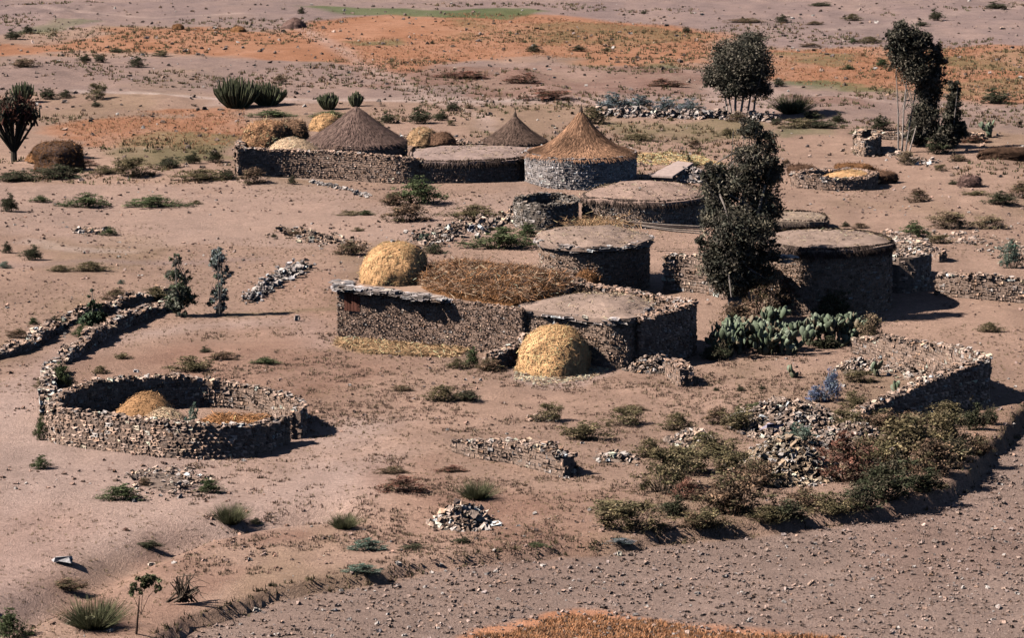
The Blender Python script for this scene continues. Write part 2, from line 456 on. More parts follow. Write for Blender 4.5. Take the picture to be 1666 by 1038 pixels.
def add_stones(mb, P, S, yaw, C, jit=.16, tilt=.12, corner=.74):
    n = len(P)
    if n == 0: return
    V = _ST_V[None] * (1 + rng.normal(0, jit, (n, 14, 3)))
    V[:, :8] *= rng.uniform(corner, 1.0, (n, 8, 1))
    V = V * S[:, None, :]
    tx = rng.normal(0, tilt, n); ty = rng.normal(0, tilt, n)
    y = V[:, :, 1] * np.cos(tx)[:, None] - V[:, :, 2] * np.sin(tx)[:, None]
    z = V[:, :, 1] * np.sin(tx)[:, None] + V[:, :, 2] * np.cos(tx)[:, None]
    V[:, :, 1] = y; V[:, :, 2] = z
    x = V[:, :, 0] * np.cos(ty)[:, None] + V[:, :, 2] * np.sin(ty)[:, None]
    z = -V[:, :, 0] * np.sin(ty)[:, None] + V[:, :, 2] * np.cos(ty)[:, None]
    V[:, :, 0] = x; V[:, :, 2] = z
    c, s = np.cos(yaw)[:, None], np.sin(yaw)[:, None]
    X = V[:, :, 0] * c - V[:, :, 1] * s; Y = V[:, :, 0] * s + V[:, :, 1] * c
    V[:, :, 0] = X; V[:, :, 1] = Y
    V += np.asarray(P)[:, None, :]
    Fc = _ST_F[None] + (np.arange(n) * 14)[:, None, None]
    mb.add(V.reshape(-1, 3), Fc.reshape(-1, 3), np.repeat(C, 24, axis=0))

WARM = dict(base=(0.407, 0.281, 0.214), var=.36, pale=.05)
BROWN = dict(base=(0.367, 0.248, 0.192), var=.34, pale=.03)
GREYS = dict(base=(.38, .32, .30), var=.42, pale=.12)
MIXED = dict(base=(0.378, 0.262, 0.205), var=.45, pale=.07)
RUBBLE = dict(base=(0.387, 0.281, 0.226), var=.5, pale=.08)
def stone_cols(n, pal):
    b = np.array(pal['base'])
    k = np.exp(rng.normal(0, pal['var'], n))
    c = b[None] * k[:, None]
    w = rng.normal(.01, .05, n)
    c = c * np.column_stack([1 + w, np.ones(n), 1 - w])
    p = rng.random(n) < pal['pale']
    c[p] = np.array([.52, .45, .41]) * rng.uniform(.75, 1.15, (p.sum(), 1))
    return np.clip(c, .02, .75)

def resample(pts, step):
    """pts: list of (x, y, zbase, h); returns evenly spaced array"""
    P = np.array(pts, float)
    d = np.r_[0, np.cumsum(np.hypot(np.diff(P[:, 0]), np.diff(P[:, 1])))]
    n = max(2, int(round(d[-1] / step)) + 1)
    t = np.linspace(0, d[-1], n)
    return np.column_stack([np.interp(t, d, P[:, k]) for k in range(P.shape[1])]), t

def smooth_path(pts, closed, it=2):
    P = [tuple(p) for p in pts]
    for _ in range(it):
        out = []
        n = len(P)
        rngk = range(n) if closed else range(n - 1)
        if not closed: out.append(P[0])
        for i in rngk:
            a = P[i]; b = P[(i + 1) % n]
            out.append(tuple(.75 * x + .25 * y for x, y in zip(a, b)))
            out.append(tuple(.25 * x + .75 * y for x, y in zip(a, b)))
        if not closed: out.append(P[-1])
        P = out
    return P

def rim(px, h=None):
    """photo pixels of a wall's top edge -> (x, y, ground z, height)"""
    out = []
    for p in px:
        u, v = p[0], p[1]; hh = p[2] if len(p) > 2 else h
        q = at(u, v, hh)
        out.append((q.x, q.y, q.z - hh, hh))
    return out

def stone_wall(mb, path, thick=.5, l=.26, ch=.13, pal=WARM, closed=False, smooth=2, rag=.1, level=False, capk=1.0, jit=.1):
    """dry-stone masonry on both faces of a core, following path of (x, y, z, h)"""
    path = [tuple(p) for p in path]
    if smooth: path = smooth_path(path, closed, smooth)
    if closed: path = path + [path[0]]
    if level:
        zt = max(p[2] + p[3] for p in path)
        path = [(p[0], p[1], p[2], zt - p[2]) for p in path]
    R, t = resample(path, .3)
    zg = H(R[:, 0], R[:, 1])
    top = R[:, 2] + R[:, 3] if level else zg + R[:, 3]
    top = top + rag * fbm(t, t * 0 + R[0, 0], 1.2, 3, 55)
    bot = zg - .25
    T = np.gradient(R[:, :2], axis=0)
    T /= np.linalg.norm(T, axis=1)[:, None] + 1e-9
    Nn = np.column_stack([-T[:, 1], T[:, 0]])
    n = len(R)
    # core
    ht = thick / 2 - .02
    L = R[:, :2] + Nn * ht; Rr = R[:, :2] - Nn * ht
    tc = np.maximum(top - .06, bot + .05)
    V = np.concatenate([np.column_stack([L, bot]), np.column_stack([L, tc]), np.column_stack([Rr, tc]), np.column_stack([Rr, bot])])
    Fq = []
    for i in range(n - 1):
        for a, b in ((0, 1), (1, 2), (2, 3)):
            Fq.append([a * n + i, b * n + i, b * n + i + 1, a * n + i + 1])
    if not closed:
        Fq.append([0, n, 2 * n, 3 * n]); Fq.append([n - 1, 4 * n - 1, 3 * n - 1, 2 * n - 1])
    mb.add(V, Fq, np.array(pal['base']) * .8)
    # faces
    for side in (1, -1):
        off = side * (thick / 2 - .09)
        z = bot.min(); k = 0
        zmax = top.max()
        while z < zmax + .01:
            hh = ch * rng.uniform(.8, 1.25)
            tt = np.cumsum(np.maximum(.35 * l, rng.normal(l, l * .32, int(t[-1] / (l * .6)) + 4)))
            ls = np.diff(np.r_[0, tt])
            mid = tt - ls / 2 + rng.uniform(-l, 0)
            ok = (mid > -.05) & (mid < t[-1] + .05)
            mid = mid[ok]; ls = ls[ok]
            x = np.interp(mid, t, R[:, 0]); y = np.interp(mid, t, R[:, 1])
            nx = np.interp(mid, t, Nn[:, 0]); ny = np.interp(mid, t, Nn[:, 1])
            tp = np.interp(mid, t, top); gb = np.interp(mid, t, zg)
            keep = (z + hh * .5 < tp) & (z + hh > gb - .1)
            m = keep.sum()
            if m:
                o2 = off + rng.normal(0, .008 + jit * .08, m)
                P = np.column_stack([x[keep] + nx[keep] * o2, y[keep] + ny[keep] * o2, z + hh / 2 + rng.normal(0, .015, m)])
                S = np.column_stack([ls[keep] * rng.uniform(1.0, 1.25, m), rng.uniform(.2, .24, m), hh * rng.uniform(1.0, 1.4, m)])
                yaw = np.arctan2(-nx[keep], ny[keep]) * 1.0
                add_stones(mb, P, S, yaw + rng.normal(0, .06, m), stone_cols(m, pal), jit=jit, tilt=.03, corner=.82)
            z += hh * .94; k += 1
    # top stones
    m = int(t[-1] * thick / (l * l * .55) * capk)
    if m:
        tm = rng.uniform(0, t[-1], m); o2 = rng.uniform(-thick / 2, thick / 2, m)
        nx = np.interp(tm, t, Nn[:, 0]); ny = np.interp(tm, t, Nn[:, 1])
        P = np.column_stack([np.interp(tm, t, R[:, 0]) + nx * o2, np.interp(tm, t, R[:, 1]) + ny * o2,
                             np.interp(tm, t, top) - .02 + rng.uniform(-.03, .08, m)])
        S = np.column_stack([rng.uniform(.6, 1.3, m) * l, rng.uniform(.5, 1.1, m) * l, rng.uniform(.6, 1.2, m) * ch])
        cc = stone_cols(m, pal) * 1.1
        add_stones(mb, P, S, rng.uniform(0, 6.28, m), np.clip(cc, 0, .7), jit=.2, tilt=.25)

GW = "dry stone yard walls of the hamlet"
def wall_thing(name, px, label, h=None, cat="stone wall", group=GW, **kw):
    pts = rim(px, h)
    mb = MB(); stone_wall(mb, pts, **kw)
    return tag(mb.build(name, M_STONE), label, cat, group)

def heap(u, v, wpx, hpx, n, label, dep=1.0, size=(.15, .4), pal=RUBBLE, name="rubble_heap", cat="rubble heap", group="heaps of loose stone", skirt=1.25, obj=True):
    c = at(u, v); s = mpp(c)
    rx = wpx * s / 2; ry = rx * dep; hh = hpx * s
    mb = MB()
    # earth and stone core
    nr, na = 7, 24
    V = []
    for i in range(nr + 1):
        r = i / nr
        for k in range(na):
            a = 2 * math.pi * k / na
            x = c.x + rx * r * math.cos(a); y = c.y + ry * r * math.sin(a)
            V.append((x, y, gz(x, y) - .1 + hh * .85 * (1 - r * r) * (.8 + .4 * float(vnoise(x, y, 3)))))
    Fq = [[i * na + k, (i + 1) * na + k, (i + 1) * na + (k + 1) % na, i * na + (k + 1) % na] for i in range(nr) for k in range(na)]
    mb.add(V, Fq, np.array(pal['base']) * .6)
    r = np.sqrt(rng.random(n)) * skirt; a = rng.uniform(0, 2 * np.pi, n)
    x = c.x + rx * r * np.cos(a); y = c.y + ry * r * np.sin(a)
    z = H(x, y) + hh * np.clip(1 - (r) ** 2, 0, 1) * (.8 + .4 * vnoise(x, y, 3)) * rng.uniform(.8, 1.1, n) + .02
    sz = size[0] + (size[1] - size[0]) * rng.random(n) ** 2.2
    S = np.column_stack([sz * rng.uniform(.8, 1.4, n), sz * rng.uniform(.7, 1.1, n), sz * rng.uniform(.4, .8, n)])
    add_stones(mb, np.column_stack([x, y, z]), S, rng.uniform(0, 6.28, n), stone_cols(n, pal), jit=.2, tilt=.4)
    return tag(mb.build(name, M_STONE), label, cat, group)

def stone_row(pxs, n, spread, label, size=(.12, .35), pal=RUBBLE, stack=.25, name="tumbled_wall", cat="tumbled wall", group="tumbled stone lines"):
    pts = [tuple(at(*p)) for p in pxs]
    R, t = resample(pts, .4)
    m = rng.uniform(0, t[-1], n); o = rng.normal(0, spread, n)
    x = np.interp(m, t, R[:, 0]) + rng.normal(0, spread, n) * .6; y = np.interp(m, t, R[:, 1]) + o
    z = H(x, y) + rng.random(n) * stack * np.exp(-(o / spread) ** 2) + .03
    sz = size[0] + (size[1] - size[0]) * rng.random(n) ** 2
    S = np.column_stack([sz * rng.uniform(.8, 1.5, n), sz * rng.uniform(.7, 1.1, n), sz * rng.uniform(.45, .85, n)])
    mb = MB(); add_stones(mb, np.column_stack([x, y, z]), S, rng.uniform(0, 6.28, n), stone_cols(n, pal), jit=.2, tilt=.35)
    if stack <= .3: return tag(mb.build("loose_stones", M_STONE), label, "stones", None, "stuff")
    return tag(mb.build(name, M_STONE), label, cat, group)

# ------------------------------------------------------------------ roofs
def slab_edge(mb, loop, z, layers=2, l=.55, depth=.5, pal=GREYS, out=0.0):
    R, t = resample([p + (0,) if len(p) == 2 else p for p in loop], .1)
    T = np.gradient(R[:, :2], axis=0); T /= np.linalg.norm(T, axis=1)[:, None] + 1e-9
    zz = z if np.ndim(z) else np.full(len(R), z)
    for k in range(layers):
        n = int(t[-1] / l * 1.5)
        m = np.sort(rng.uniform(0, t[-1], n))
        tx = np.interp(m, t, T[:, 0]); ty = np.interp(m, t, T[:, 1])
        o = rng.normal(0, .07, n) + out + (.06 if k % 2 else -.04)
        P = np.column_stack([np.interp(m, t, R[:, 0]) + ty * o, np.interp(m, t, R[:, 1]) - tx * o, np.interp(m, t, zz) - .03 - .12 * k + rng.normal(0, .018, n)])
        S = np.column_stack([rng.uniform(.6, 1.3, n) * l, rng.uniform(.7, 1.1, n) * depth, rng.uniform(.08, .14, n)])
        add_stones(mb, P, S, np.arctan2(ty, tx) + rng.normal(0, .15, n), stone_cols(n, pal), jit=.1, tilt=.05)

def scale_loop(loop, k, off=0):
    P = np.array([p[:2] for p in loop]); c = P.mean(0)
    d = P - c; r = np.linalg.norm(d, axis=1)[:, None]
    return [tuple(p) for p in c + d * k + d / r * off]

def earth_top(mb, loop, z, dome, col, nr=16, rag=.15, power=2.0, skirt=.22):
    P = np.array([p[:2] for p in loop]); c = P.mean(0); n = len(P)
    V = []
    for i in range(nr + 1):
        r = i / nr
        Q = c + (P - c) * r
        zz = z + dome * (1 - r ** power) + rag * fbm(Q[:, 0], Q[:, 1], 1.0, 3, 61)
        V.append(np.column_stack([Q, zz]))
    Q = np.array(P); V.append(np.column_stack([Q, np.full(n, z - skirt)]))
    V.append(np.column_stack([c + (P - c) * .5, np.full(n, z - skirt)]))
    V = np.concatenate(V)
    Fq = [[i * n + k, (i + 1) * n + k, (i + 1) * n + (k + 1) % n, i * n + (k + 1) % n] for i in range(nr + 2) for k in range(n)]
    ct = V[np.array(Fq)].mean(1)
    cc = np.array(col)[None] * (1 + .22 * fbm(ct[:, 0], ct[:, 1], 1.6, 4, 91) + .03 * rng.normal(size=len(Fq)))[:, None]
    mb.add(V, Fq, cc)

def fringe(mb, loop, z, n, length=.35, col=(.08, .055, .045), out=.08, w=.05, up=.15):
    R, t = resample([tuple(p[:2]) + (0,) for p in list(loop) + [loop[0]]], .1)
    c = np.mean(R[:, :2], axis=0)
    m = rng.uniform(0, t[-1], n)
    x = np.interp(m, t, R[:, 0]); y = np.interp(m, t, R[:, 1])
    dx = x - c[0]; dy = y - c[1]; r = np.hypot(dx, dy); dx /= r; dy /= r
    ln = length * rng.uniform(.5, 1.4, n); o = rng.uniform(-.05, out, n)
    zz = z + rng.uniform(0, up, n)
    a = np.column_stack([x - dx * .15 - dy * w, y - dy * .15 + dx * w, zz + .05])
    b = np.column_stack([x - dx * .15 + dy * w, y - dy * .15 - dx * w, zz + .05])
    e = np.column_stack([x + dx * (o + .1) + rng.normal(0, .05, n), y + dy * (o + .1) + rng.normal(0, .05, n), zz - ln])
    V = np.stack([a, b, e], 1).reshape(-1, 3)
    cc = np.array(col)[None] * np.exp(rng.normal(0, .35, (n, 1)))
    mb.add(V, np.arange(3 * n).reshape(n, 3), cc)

def straws(mb, P, n_dir, ln, w, cols, up=.2):
    """thin tumbled stalks as crossed slivers at points P"""
    n = len(P)
    a = rng.uniform(0, np.pi, n); tz = rng.normal(0, up, n)
    if n_dir is not None: a = n_dir
    d = np.column_stack([np.cos(a) * np.cos(tz), np.sin(a) * np.cos(tz), np.sin(tz)])
    L = ln * rng.uniform(.4, 1.4, n)
    q = rng.normal(size=(n, 3)); q -= (q * d).sum(1)[:, None] * d; q /= np.linalg.norm(q, axis=1)[:, None] + 1e-9
    q[:, 2] *= .5
    a0 = P - d * L[:, None] / 2; a1 = P + d * L[:, None] / 2
    V = np.stack([a0 - q * w, a0 + q * w, a1 + q * w * .4, a1 - q * w * .4], 1).reshape(-1, 3)
    mb.add(V, np.arange(4 * n).reshape(n, 4), cols)

GOLD = np.array([.80, .455, .225]); BUFF = np.array([.48, .29, .16]); PSTRAW = np.array([.76, .52, .34]); DARKHAY = np.array([.2, .11, .07]); TERRA = np.array([.42, .2, .09])
def stack_mesh(mb, c, r, h, col, prof='dome', rough=.05, nfl=2500, yk=1.0, fl=.22, seed=0, flc=None, shag=0):
    """c world base centre"""
    nr, na = 26, 64
    ang = np.linspace(0, 2 * np.pi, na, endpoint=False)
    V = []; 
    for i in range(nr + 1):
        t = i / nr
        if prof == 'dome': rr = math.cos(t * math.pi / 2) ** .74 * (1 + .03 * math.sin(t * 3)); zz = math.sin(t * math.pi / 2) ** 1.1
        elif prof == 'low': rr = 1 - t; zz = 1 - (1 - t) ** 2.0
        else: rr = min(1, 1.02 - .1 * t) if t < .6 else .96 * math.cos((t - .6) / .4 * math.pi / 2) ** .6; zz = t / .6 * .62 if t < .6 else .62 + .38 * math.sin((t - .6) / .4 * math.pi / 2)
        nn = 1 + rough * 2.2 * fbm(np.cos(ang) * 2 + seed, np.sin(ang) * 2 + t * 3 + seed, 1.0, 4, 13)
        V.append(np.column_stack([c[0] + r * rr * nn * np.cos(ang) + (.05 * math.sin(seed * 2.1 + 1)) * r * zz * 2, c[1] + r * yk * rr * nn * np.sin(ang), c[2] - .1 + (h + .1) * zz + 0 * ang]))
    V = np.concatenate(V)
    Fq = np.array([[i * na + k, i * na + (k + 1) % na, (i + 1) * na + (k + 1) % na, (i + 1) * na + k] for i in range(nr) for k in range(na)])
    ctr = V[Fq].mean(1)
    k = .93 + .3 * fbm(ctr[:, 0] + ctr[:, 1], ctr[:, 2] * 2.5, .8, 3, 77 + seed) + .22 * fbm(ctr[:, 0] - ctr[:, 1], ctr[:, 2], 1.6, 2, 78 + seed)
    mb.add(V, Fq, np.array(col)[None] * k[:, None])
    # flakes of straw lying on the surface
    fi = rng.integers(0, len(Fq), nfl)
    P = ctr[fi] + rng.normal(0, .03, (nfl, 3)); P[:, 2] += .015
    cc = np.array(col if flc is None else flc)[None] * np.exp(rng.normal(.0, .17, (nfl, 1)))
    A = V[Fq[fi]]; e1 = A[:, 1] - A[:, 0]; e2 = A[:, 3] - A[:, 0]
    e1 /= np.linalg.norm(e1, axis=1)[:, None] + 1e-9; e2 /= np.linalg.norm(e2, axis=1)[:, None] + 1e-9
    th = rng.uniform(0, 2 * np.pi, nfl)[:, None]
    dd = e1 * np.cos(th) + e2 * np.sin(th); qq = -e1 * np.sin(th) + e2 * np.cos(th)
    nn = np.cross(e1, e2); nn /= np.linalg.norm(nn, axis=1)[:, None] + 1e-9
    dd = dd + nn * rng.normal(0, .09, (nfl, 1)); Lh = fl * rng.uniform(.3, .8, (nfl, 1)); P = P + nn * .02
    Vs = np.stack([P - dd * Lh - qq * .014, P - dd * Lh + qq * .014, P + dd * Lh + qq * .008, P + dd * Lh - qq * .008], 1).reshape(-1, 3)
    mb.add(Vs, np.arange(4 * nfl).reshape(nfl, 4), np.clip(cc, 0, .85))
    if shag == 0: shag = int(nfl * (.6 if prof == 'block' else .3 if nfl < 2000 and prof == 'dome' else .04))
    if shag:
        fi = rng.integers(0, len(Fq), shag)
        c2 = np.array(col if flc is None else flc)[None] * np.exp(rng.normal(.1, .5, (shag, 1)))
        straws(mb, ctr[fi] + rng.normal(0, .05, (shag, 3)), None, max(.35, fl * 1.3), .018, np.clip(c2, 0, .75), up=.6)

def haystack(u, v, wpx, hpx, label, col=GOLD, hz=0.0, base_h=0.0, prof='dome', group="stacks and piles of straw", name="haystack", cat="haystack", **kw):
    p = at(u, v, base_h); s = mpp(p)
    mb = MB()
    stack_mesh(mb, (p.x, p.y, p.z), wpx * s / 2, hpx * s / CP, col, prof, **kw)
    return tag(mb.build(name, M_STRAW, smooth=True), label, cat, group), p, s

# ------------------------------------------------------------------ huts
def ellipse_loop(c, rx, ry, n=48, rot=0, wob=.02, seed=0):
    out = []
    for k in range(n):
        a = 2 * math.pi * k / n
        w = 1 + wob * math.sin(3 * a + seed) + wob * .6 * math.sin(5 * a + 2 * seed)
        x = rx * w * math.cos(a); y = ry * w * math.sin(a)
        out.append((c[0] + x * math.cos(rot) - y * math.sin(rot), c[1] + x * math.sin(rot) + y * math.cos(rot)))
    return out

def loop_path(loop, h):
    return [(x, y, gz(x, y), h) for x, y in loop]

def hut(name, loop, h, label, cat="stone hut", group="stone huts of the hamlet", roof='earth', dome=.45, over=.25, pal=WARM, l=.2, ch=.1, slab=True, roofcol=(.29, .205, .165), slabpal=GREYS, thick=.5, fringe_n=0):
    c = np.mean(np.array(loop), axis=0)
    base = Vector((c[0], c[1], gz(*c)))
    e = empty(name, base, label, cat, group)
    def fix(o):
        o.matrix_parent_inverse = e.matrix_world.inverted() if False else o.matrix_parent_inverse
        return o
    zt = max(gz(*p) for p in loop[::4]) + h
    path = [(x, y, gz(x, y), zt - gz(x, y)) for x, y in loop]
    mb = MB()
    stone_wall(mb, path, thick=thick, l=l, ch=ch, pal=pal, closed=True, smooth=0, level=True, rag=.02, capk=.3)
    child(mb, "wall", M_STONE, e)
    big = scale_loop(loop, 1, over + thick / 2)
    r = MB()
    earth_top(r, big, zt + .14, dome, roofcol)
    # clods and pebbles lying on the roof
    bb = np.array(big); mn = bb.min(0); mx_ = bb.max(0); npb = int(9 * (mx_ - mn).prod())
    qx = rng.uniform(mn[0], mx_[0], npb); qy = rng.uniform(mn[1], mx_[1], npb); kk = inside(qx, qy, big); qx = qx[kk]; qy = qy[kk]
    cb = bb.mean(0); rel = np.clip(np.hypot(qx - cb[0], qy - cb[1]) / (np.hypot(bb[:, 0] - cb[0], bb[:, 1] - cb[1]).mean()), 0, 1)
    sz = .03 + .09 * rng.random(len(qx)) ** 5
    add_stones(r, np.column_stack([qx, qy, zt + .15 + dome * (1 - rel ** 2) + .02 * rng.random(len(qx))]), np.column_stack([sz * 1.3, sz, sz * .7]), rng.uniform(0, 6.28, len(qx)), np.clip(np.array(roofcol)[None] * np.exp(rng.normal(0, .35, (len(qx), 1))), 0, .6), jit=.2, tilt=.3)
    nw = len(qx) * 2; kk = rng.integers(0, len(qx), nw) if len(qx) else np.zeros(0, int)
    if nw:
        st_ = np.column_stack([qx[kk] + rng.normal(0, .25, nw), qy[kk] + rng.normal(0, .25, nw), zt + .17 + dome * (1 - rel[kk] ** 2)])
        straws(r, st_, None, .3, .012, np.clip(np.array([.45, .32, .2])[None] * np.exp(rng.normal(0, .4, (nw, 1))), 0, .7), up=.25)
    ro = child(r, "roof", M_EARTH, e)
    if slab:
        sb = MB()
        slab_edge(sb, big + [big[0]], zt + .16, layers=3, out=-.18, pal=slabpal)
        child(sb, "roof_edge", M_STONE, e, ro)
    if fringe_n:
        fb = MB()
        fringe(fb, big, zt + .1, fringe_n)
        child(fb, "thatch_fringe", M_STRAW, e, ro)
    return e, zt, base

def child(mb, name, mat, root, parent=None, smooth=False):
    """vertices are given in world space; shift them to the root's base"""
    o = mb.build(name, mat, smooth=smooth)
    v = np.empty(len(o.data.vertices) * 3); o.data.vertices.foreach_get("co", v)
    v = v.reshape(-1, 3) - np.array(root.location); o.data.vertices.foreach_set("co", v.ravel())
    o.parent = parent if parent is not None else root
    return o

def tube(mb, pts, rad, col, ns=6):
    pts = [Vector(p) for p in pts]
    V = []
    n = len(pts)
    for i, p in enumerate(pts):
        d = (pts[min(i + 1, n - 1)] - pts[max(i - 1, 0)]).normalized()
        a = d.cross(Vector((0.3, 1, .2))).normalized(); b = d.cross(a)
        r = rad[i] if hasattr(rad, '__len__') else rad
        for k in range(ns):
            t = 2 * math.pi * k / ns
            V.append(p + (a * math.cos(t) + b * math.sin(t)) * r)
    Fq = [[i * ns + k, i * ns + (k + 1) % ns, (i + 1) * ns + (k + 1) % ns, (i + 1) * ns + k] for i in range(n - 1) for k in range(ns)]
    mb.add([tuple(v) for v in V], Fq, np.array(col))

def cone_roof(e, c, zt, R, hc, col, seed=0, n_straw=4000, eave=.25, sag=.12, strawcol=None, ragged=.08, finial=True, pole=.45, yk=1.0, patch=0.0):
    """conical thatch on top of round wall; c centre, zt eave height"""
    mb = MB()
    na, nr = 72, 26
    ang = np.linspace(0, 2 * np.pi, na, endpoint=False)
    V = []
    for i in range(nr + 1):
        t = i / nr            # 0 apex 1 eave
        r = R * (t + .02) * (1 + .03 * fbm(np.cos(ang) * 2 + seed, np.sin(ang) * 2 + t, .9, 3, 15))
        z = zt + hc * (1 - t) - sag * hc * math.sin(math.pi * t) + .05 * fbm(np.cos(ang) * 6 * t + seed, np.sin(ang) * 6 * t, 1.0, 3, 19)
        if i == nr: z = z - eave * (.6 + .8 * vnoise(ang * 9, ang * 0, seed))
        V.append(np.column_stack([c[0] + r * np.cos(ang), c[1] + yk * r * np.sin(ang), z]))
    # underside
    V.append(np.column_stack([c[0] + R * .8 * np.cos(ang), c[1] + yk * R * .8 * np.sin(ang), np.full(na, zt - eave * .3)]))
    V = np.concatenate(V)
    Fq = np.array([[i * na + k, (i + 1) * na + k, (i + 1) * na + (k + 1) % na, i * na + (k + 1) % na] for i in range(nr + 1) for k in range(na)])
    ctr = V[Fq].mean(1)
    an = np.arctan2(ctr[:, 1] - c[1], ctr[:, 0] - c[0]); rr = np.hypot(ctr[:, 0] - c[0], ctr[:, 1] - c[1]) / R
    k = 1 + .35 * fbm(an * 5, rr * 1.2, .35, 3, 23 + seed) + patch * fbm(an * 1.2 + 4, rr * 2, .8, 2, 29 + seed)
    mb.add(V, Fq, np.array(col)[None] * k[:, None])
    # stalks running down the slope
    n = n_straw
    a = rng.uniform(0, 2 * np.pi, n); t = np.sqrt(rng.uniform(0.0, 1.0, n))
    def pt(a, t):
        r = R * (t + .02)
        return np.column_stack([c[0] + r * np.cos(a), c[1] + yk * r * np.sin(a), zt + hc * (1 - t) - sag * hc * np.sin(np.pi * np.clip(t, 0, 1)) + .035])
    dl = rng.uniform(.04, .13, n)
    da = rng.normal(0, .03, n)
    P0 = pt(a, t); P1 = pt(a + da, t + dl); P1[:, 2] += rng.uniform(0, .05, n)
    w = .02; tx = -np.sin(a) * w; ty = np.cos(a) * w
    q = np.column_stack([tx, ty, tx * 0])
    Vs = np.stack([P0 - q, P0 + q, P1 + q * .4, P1 - q * .4], 1).reshape(-1, 3)
    sc = np.array(col if strawcol is None else strawcol)
    kk = 1 + patch * fbm(a * 1.2 + 4, t * 2, .8, 2, 29 + seed)
    mb.add(Vs, np.arange(4 * n).reshape(n, 4), sc[None] * np.exp(rng.normal(0, .3, (n, 1))) * kk[:, None])
    # ragged eave
    n2 = 1400
    a = rng.uniform(0, 2 * np.pi, n2)
    P0 = np.column_stack([c[0] + R * .97 * np.cos(a), c[1] + yk * R * .97 * np.sin(a), zt + rng.uniform(-.1, .08, n2)])
    ln = eave * rng.uniform(.6, 1.9, n2)
    P1 = P0 + np.column_stack([np.cos(a) * ragged, np.sin(a) * ragged, -ln]); w = .05
    q = np.column_stack([-np.sin(a) * w, np.cos(a) * w, a * 0])
    Vs = np.stack([P0 - q, P0 + q, P1], 1).reshape(-1, 3)
    mb.add(Vs, np.arange(3 * n2).reshape(n2, 3), sc[None] * .7 * np.exp(rng.normal(0, .3, (n2, 1))))
    ro = child(mb, "roof", M_STRAW, e)
    if finial:
        fb = MB(); top = Vector((c[0], c[1], zt + hc))
        tube(fb, [top + Vector((0, 0, -.25)), top + Vector((0, 0, .1)), top + Vector((.01, 0, .22))], [.16, .11, .05], (.10, .07, .055), 8)
        tube(fb, [top + Vector((0, 0, .1)), top + Vector((.03, 0, pole))], [.045, .02], (.12, .09, .07), 6)
        child(fb, "finial", M_WOOD, e, ro)
    return ro

# ================================================================== THE HAMLET
# --- round stone corral, lower left
cor = [(74, 662), (92, 644), (128, 628), (185, 617), (260, 612), (335, 618), (400, 629), (455, 641), (485, 651), (487, 664), (465, 673)]
cor_front = [(418, 690, 1.1), (395, 691, 1.4), (340, 691, 1.4), (285, 687, 1.45), (225, 680, 1.45), (160, 673, 1.45), (108, 667, 1.45), (80, 660, 1.45)]
back = [(u, v, float(np.interp(u, [74, 260, 335, 400, 455, 490], [1.45, 1.4, 1.15, .95, .95, 1.1]))) for u, v in cor]
allp = [(465, 677, 1.15), (442, 687, 1.05), (418, 691, 1.15), (395, 692, 1.3)] + cor_front[2:] + back[1:-1] + [(491, 660, 1.15), (480, 670, 1.15)]
wall_thing("stone_corral", allp, "oval corral of rough stones with a straw pile inside", cat="stone corral", thick=.5, l=.25, ch=.15, pal=MIXED, rag=.14, smooth=3, jit=.14)
haystack(235, 694, 132, 54, "brown dome of chaff inside the oval stone corral", col=BUFF * np.array([.95, .85, .75]), prof='low', rough=.02, yk=.9, nfl=1500, fl=.1, name="chaff_pile", cat="chaff pile")
haystack(262, 700, 120, 33, "pale flat straw pile in front of the brown dome in the corral", col=PSTRAW, prof='low', rough=.04, yk=.5, nfl=2500, fl=.15, name="chaff_pile", cat="chaff pile")
def straw_litter(pxs, n, label, col=BUFF, ln=.35, w=.02, lift=.12, name="straw_litter", base_h=0.0, mound=0.0):
    pts = [at(u, v, base_h) for u, v in pxs]
    P2 = [(p.x, p.y) for p in pts]
    xs = [p[0] for p in P2]; ys = [p[1] for p in P2]
    x = rng.uniform(min(xs), max(xs), n * 4); y = rng.uniform(min(ys), max(ys), n * 4)
    k = inside(x, y, P2); x = x[k][:n]; y = y[k][:n]; n = len(x)
    d = poly_dist(x, y, P2 + [P2[0]])
    z0 = H(x, y) if base_h == 0 else np.full(n, np.mean([p.z for p in pts]))
    z = z0 + .02 + rng.random(n) * lift + mound * (1 - np.exp(-d / .8)) * (.6 + .8 * vnoise(x, y, 8))
    mb = MB()
    cc = np.clip(np.array(col)[None] * np.exp(rng.normal(0, .4, (n, 1))), 0, .8)
    straws(mb, np.column_stack([x, y, z]), None, ln, w, cc, up=.3)
    o = mb.build(name, M_STRAW)
    return tag(o, label, "straw", None, "stuff")
straw_litter([(320, 690), (350, 674), (430, 678), (462, 690), (440, 722), (320, 725)], 4500, "trampled straw on the corral floor", col=TERRA * 1.1)
straw_litter([(548, 552), (700, 560), (770, 568), (740, 582), (600, 576), (545, 562)], 3500, "loose straw along the foot of the long house wall", col=BUFF * 1.25, ln=.5)

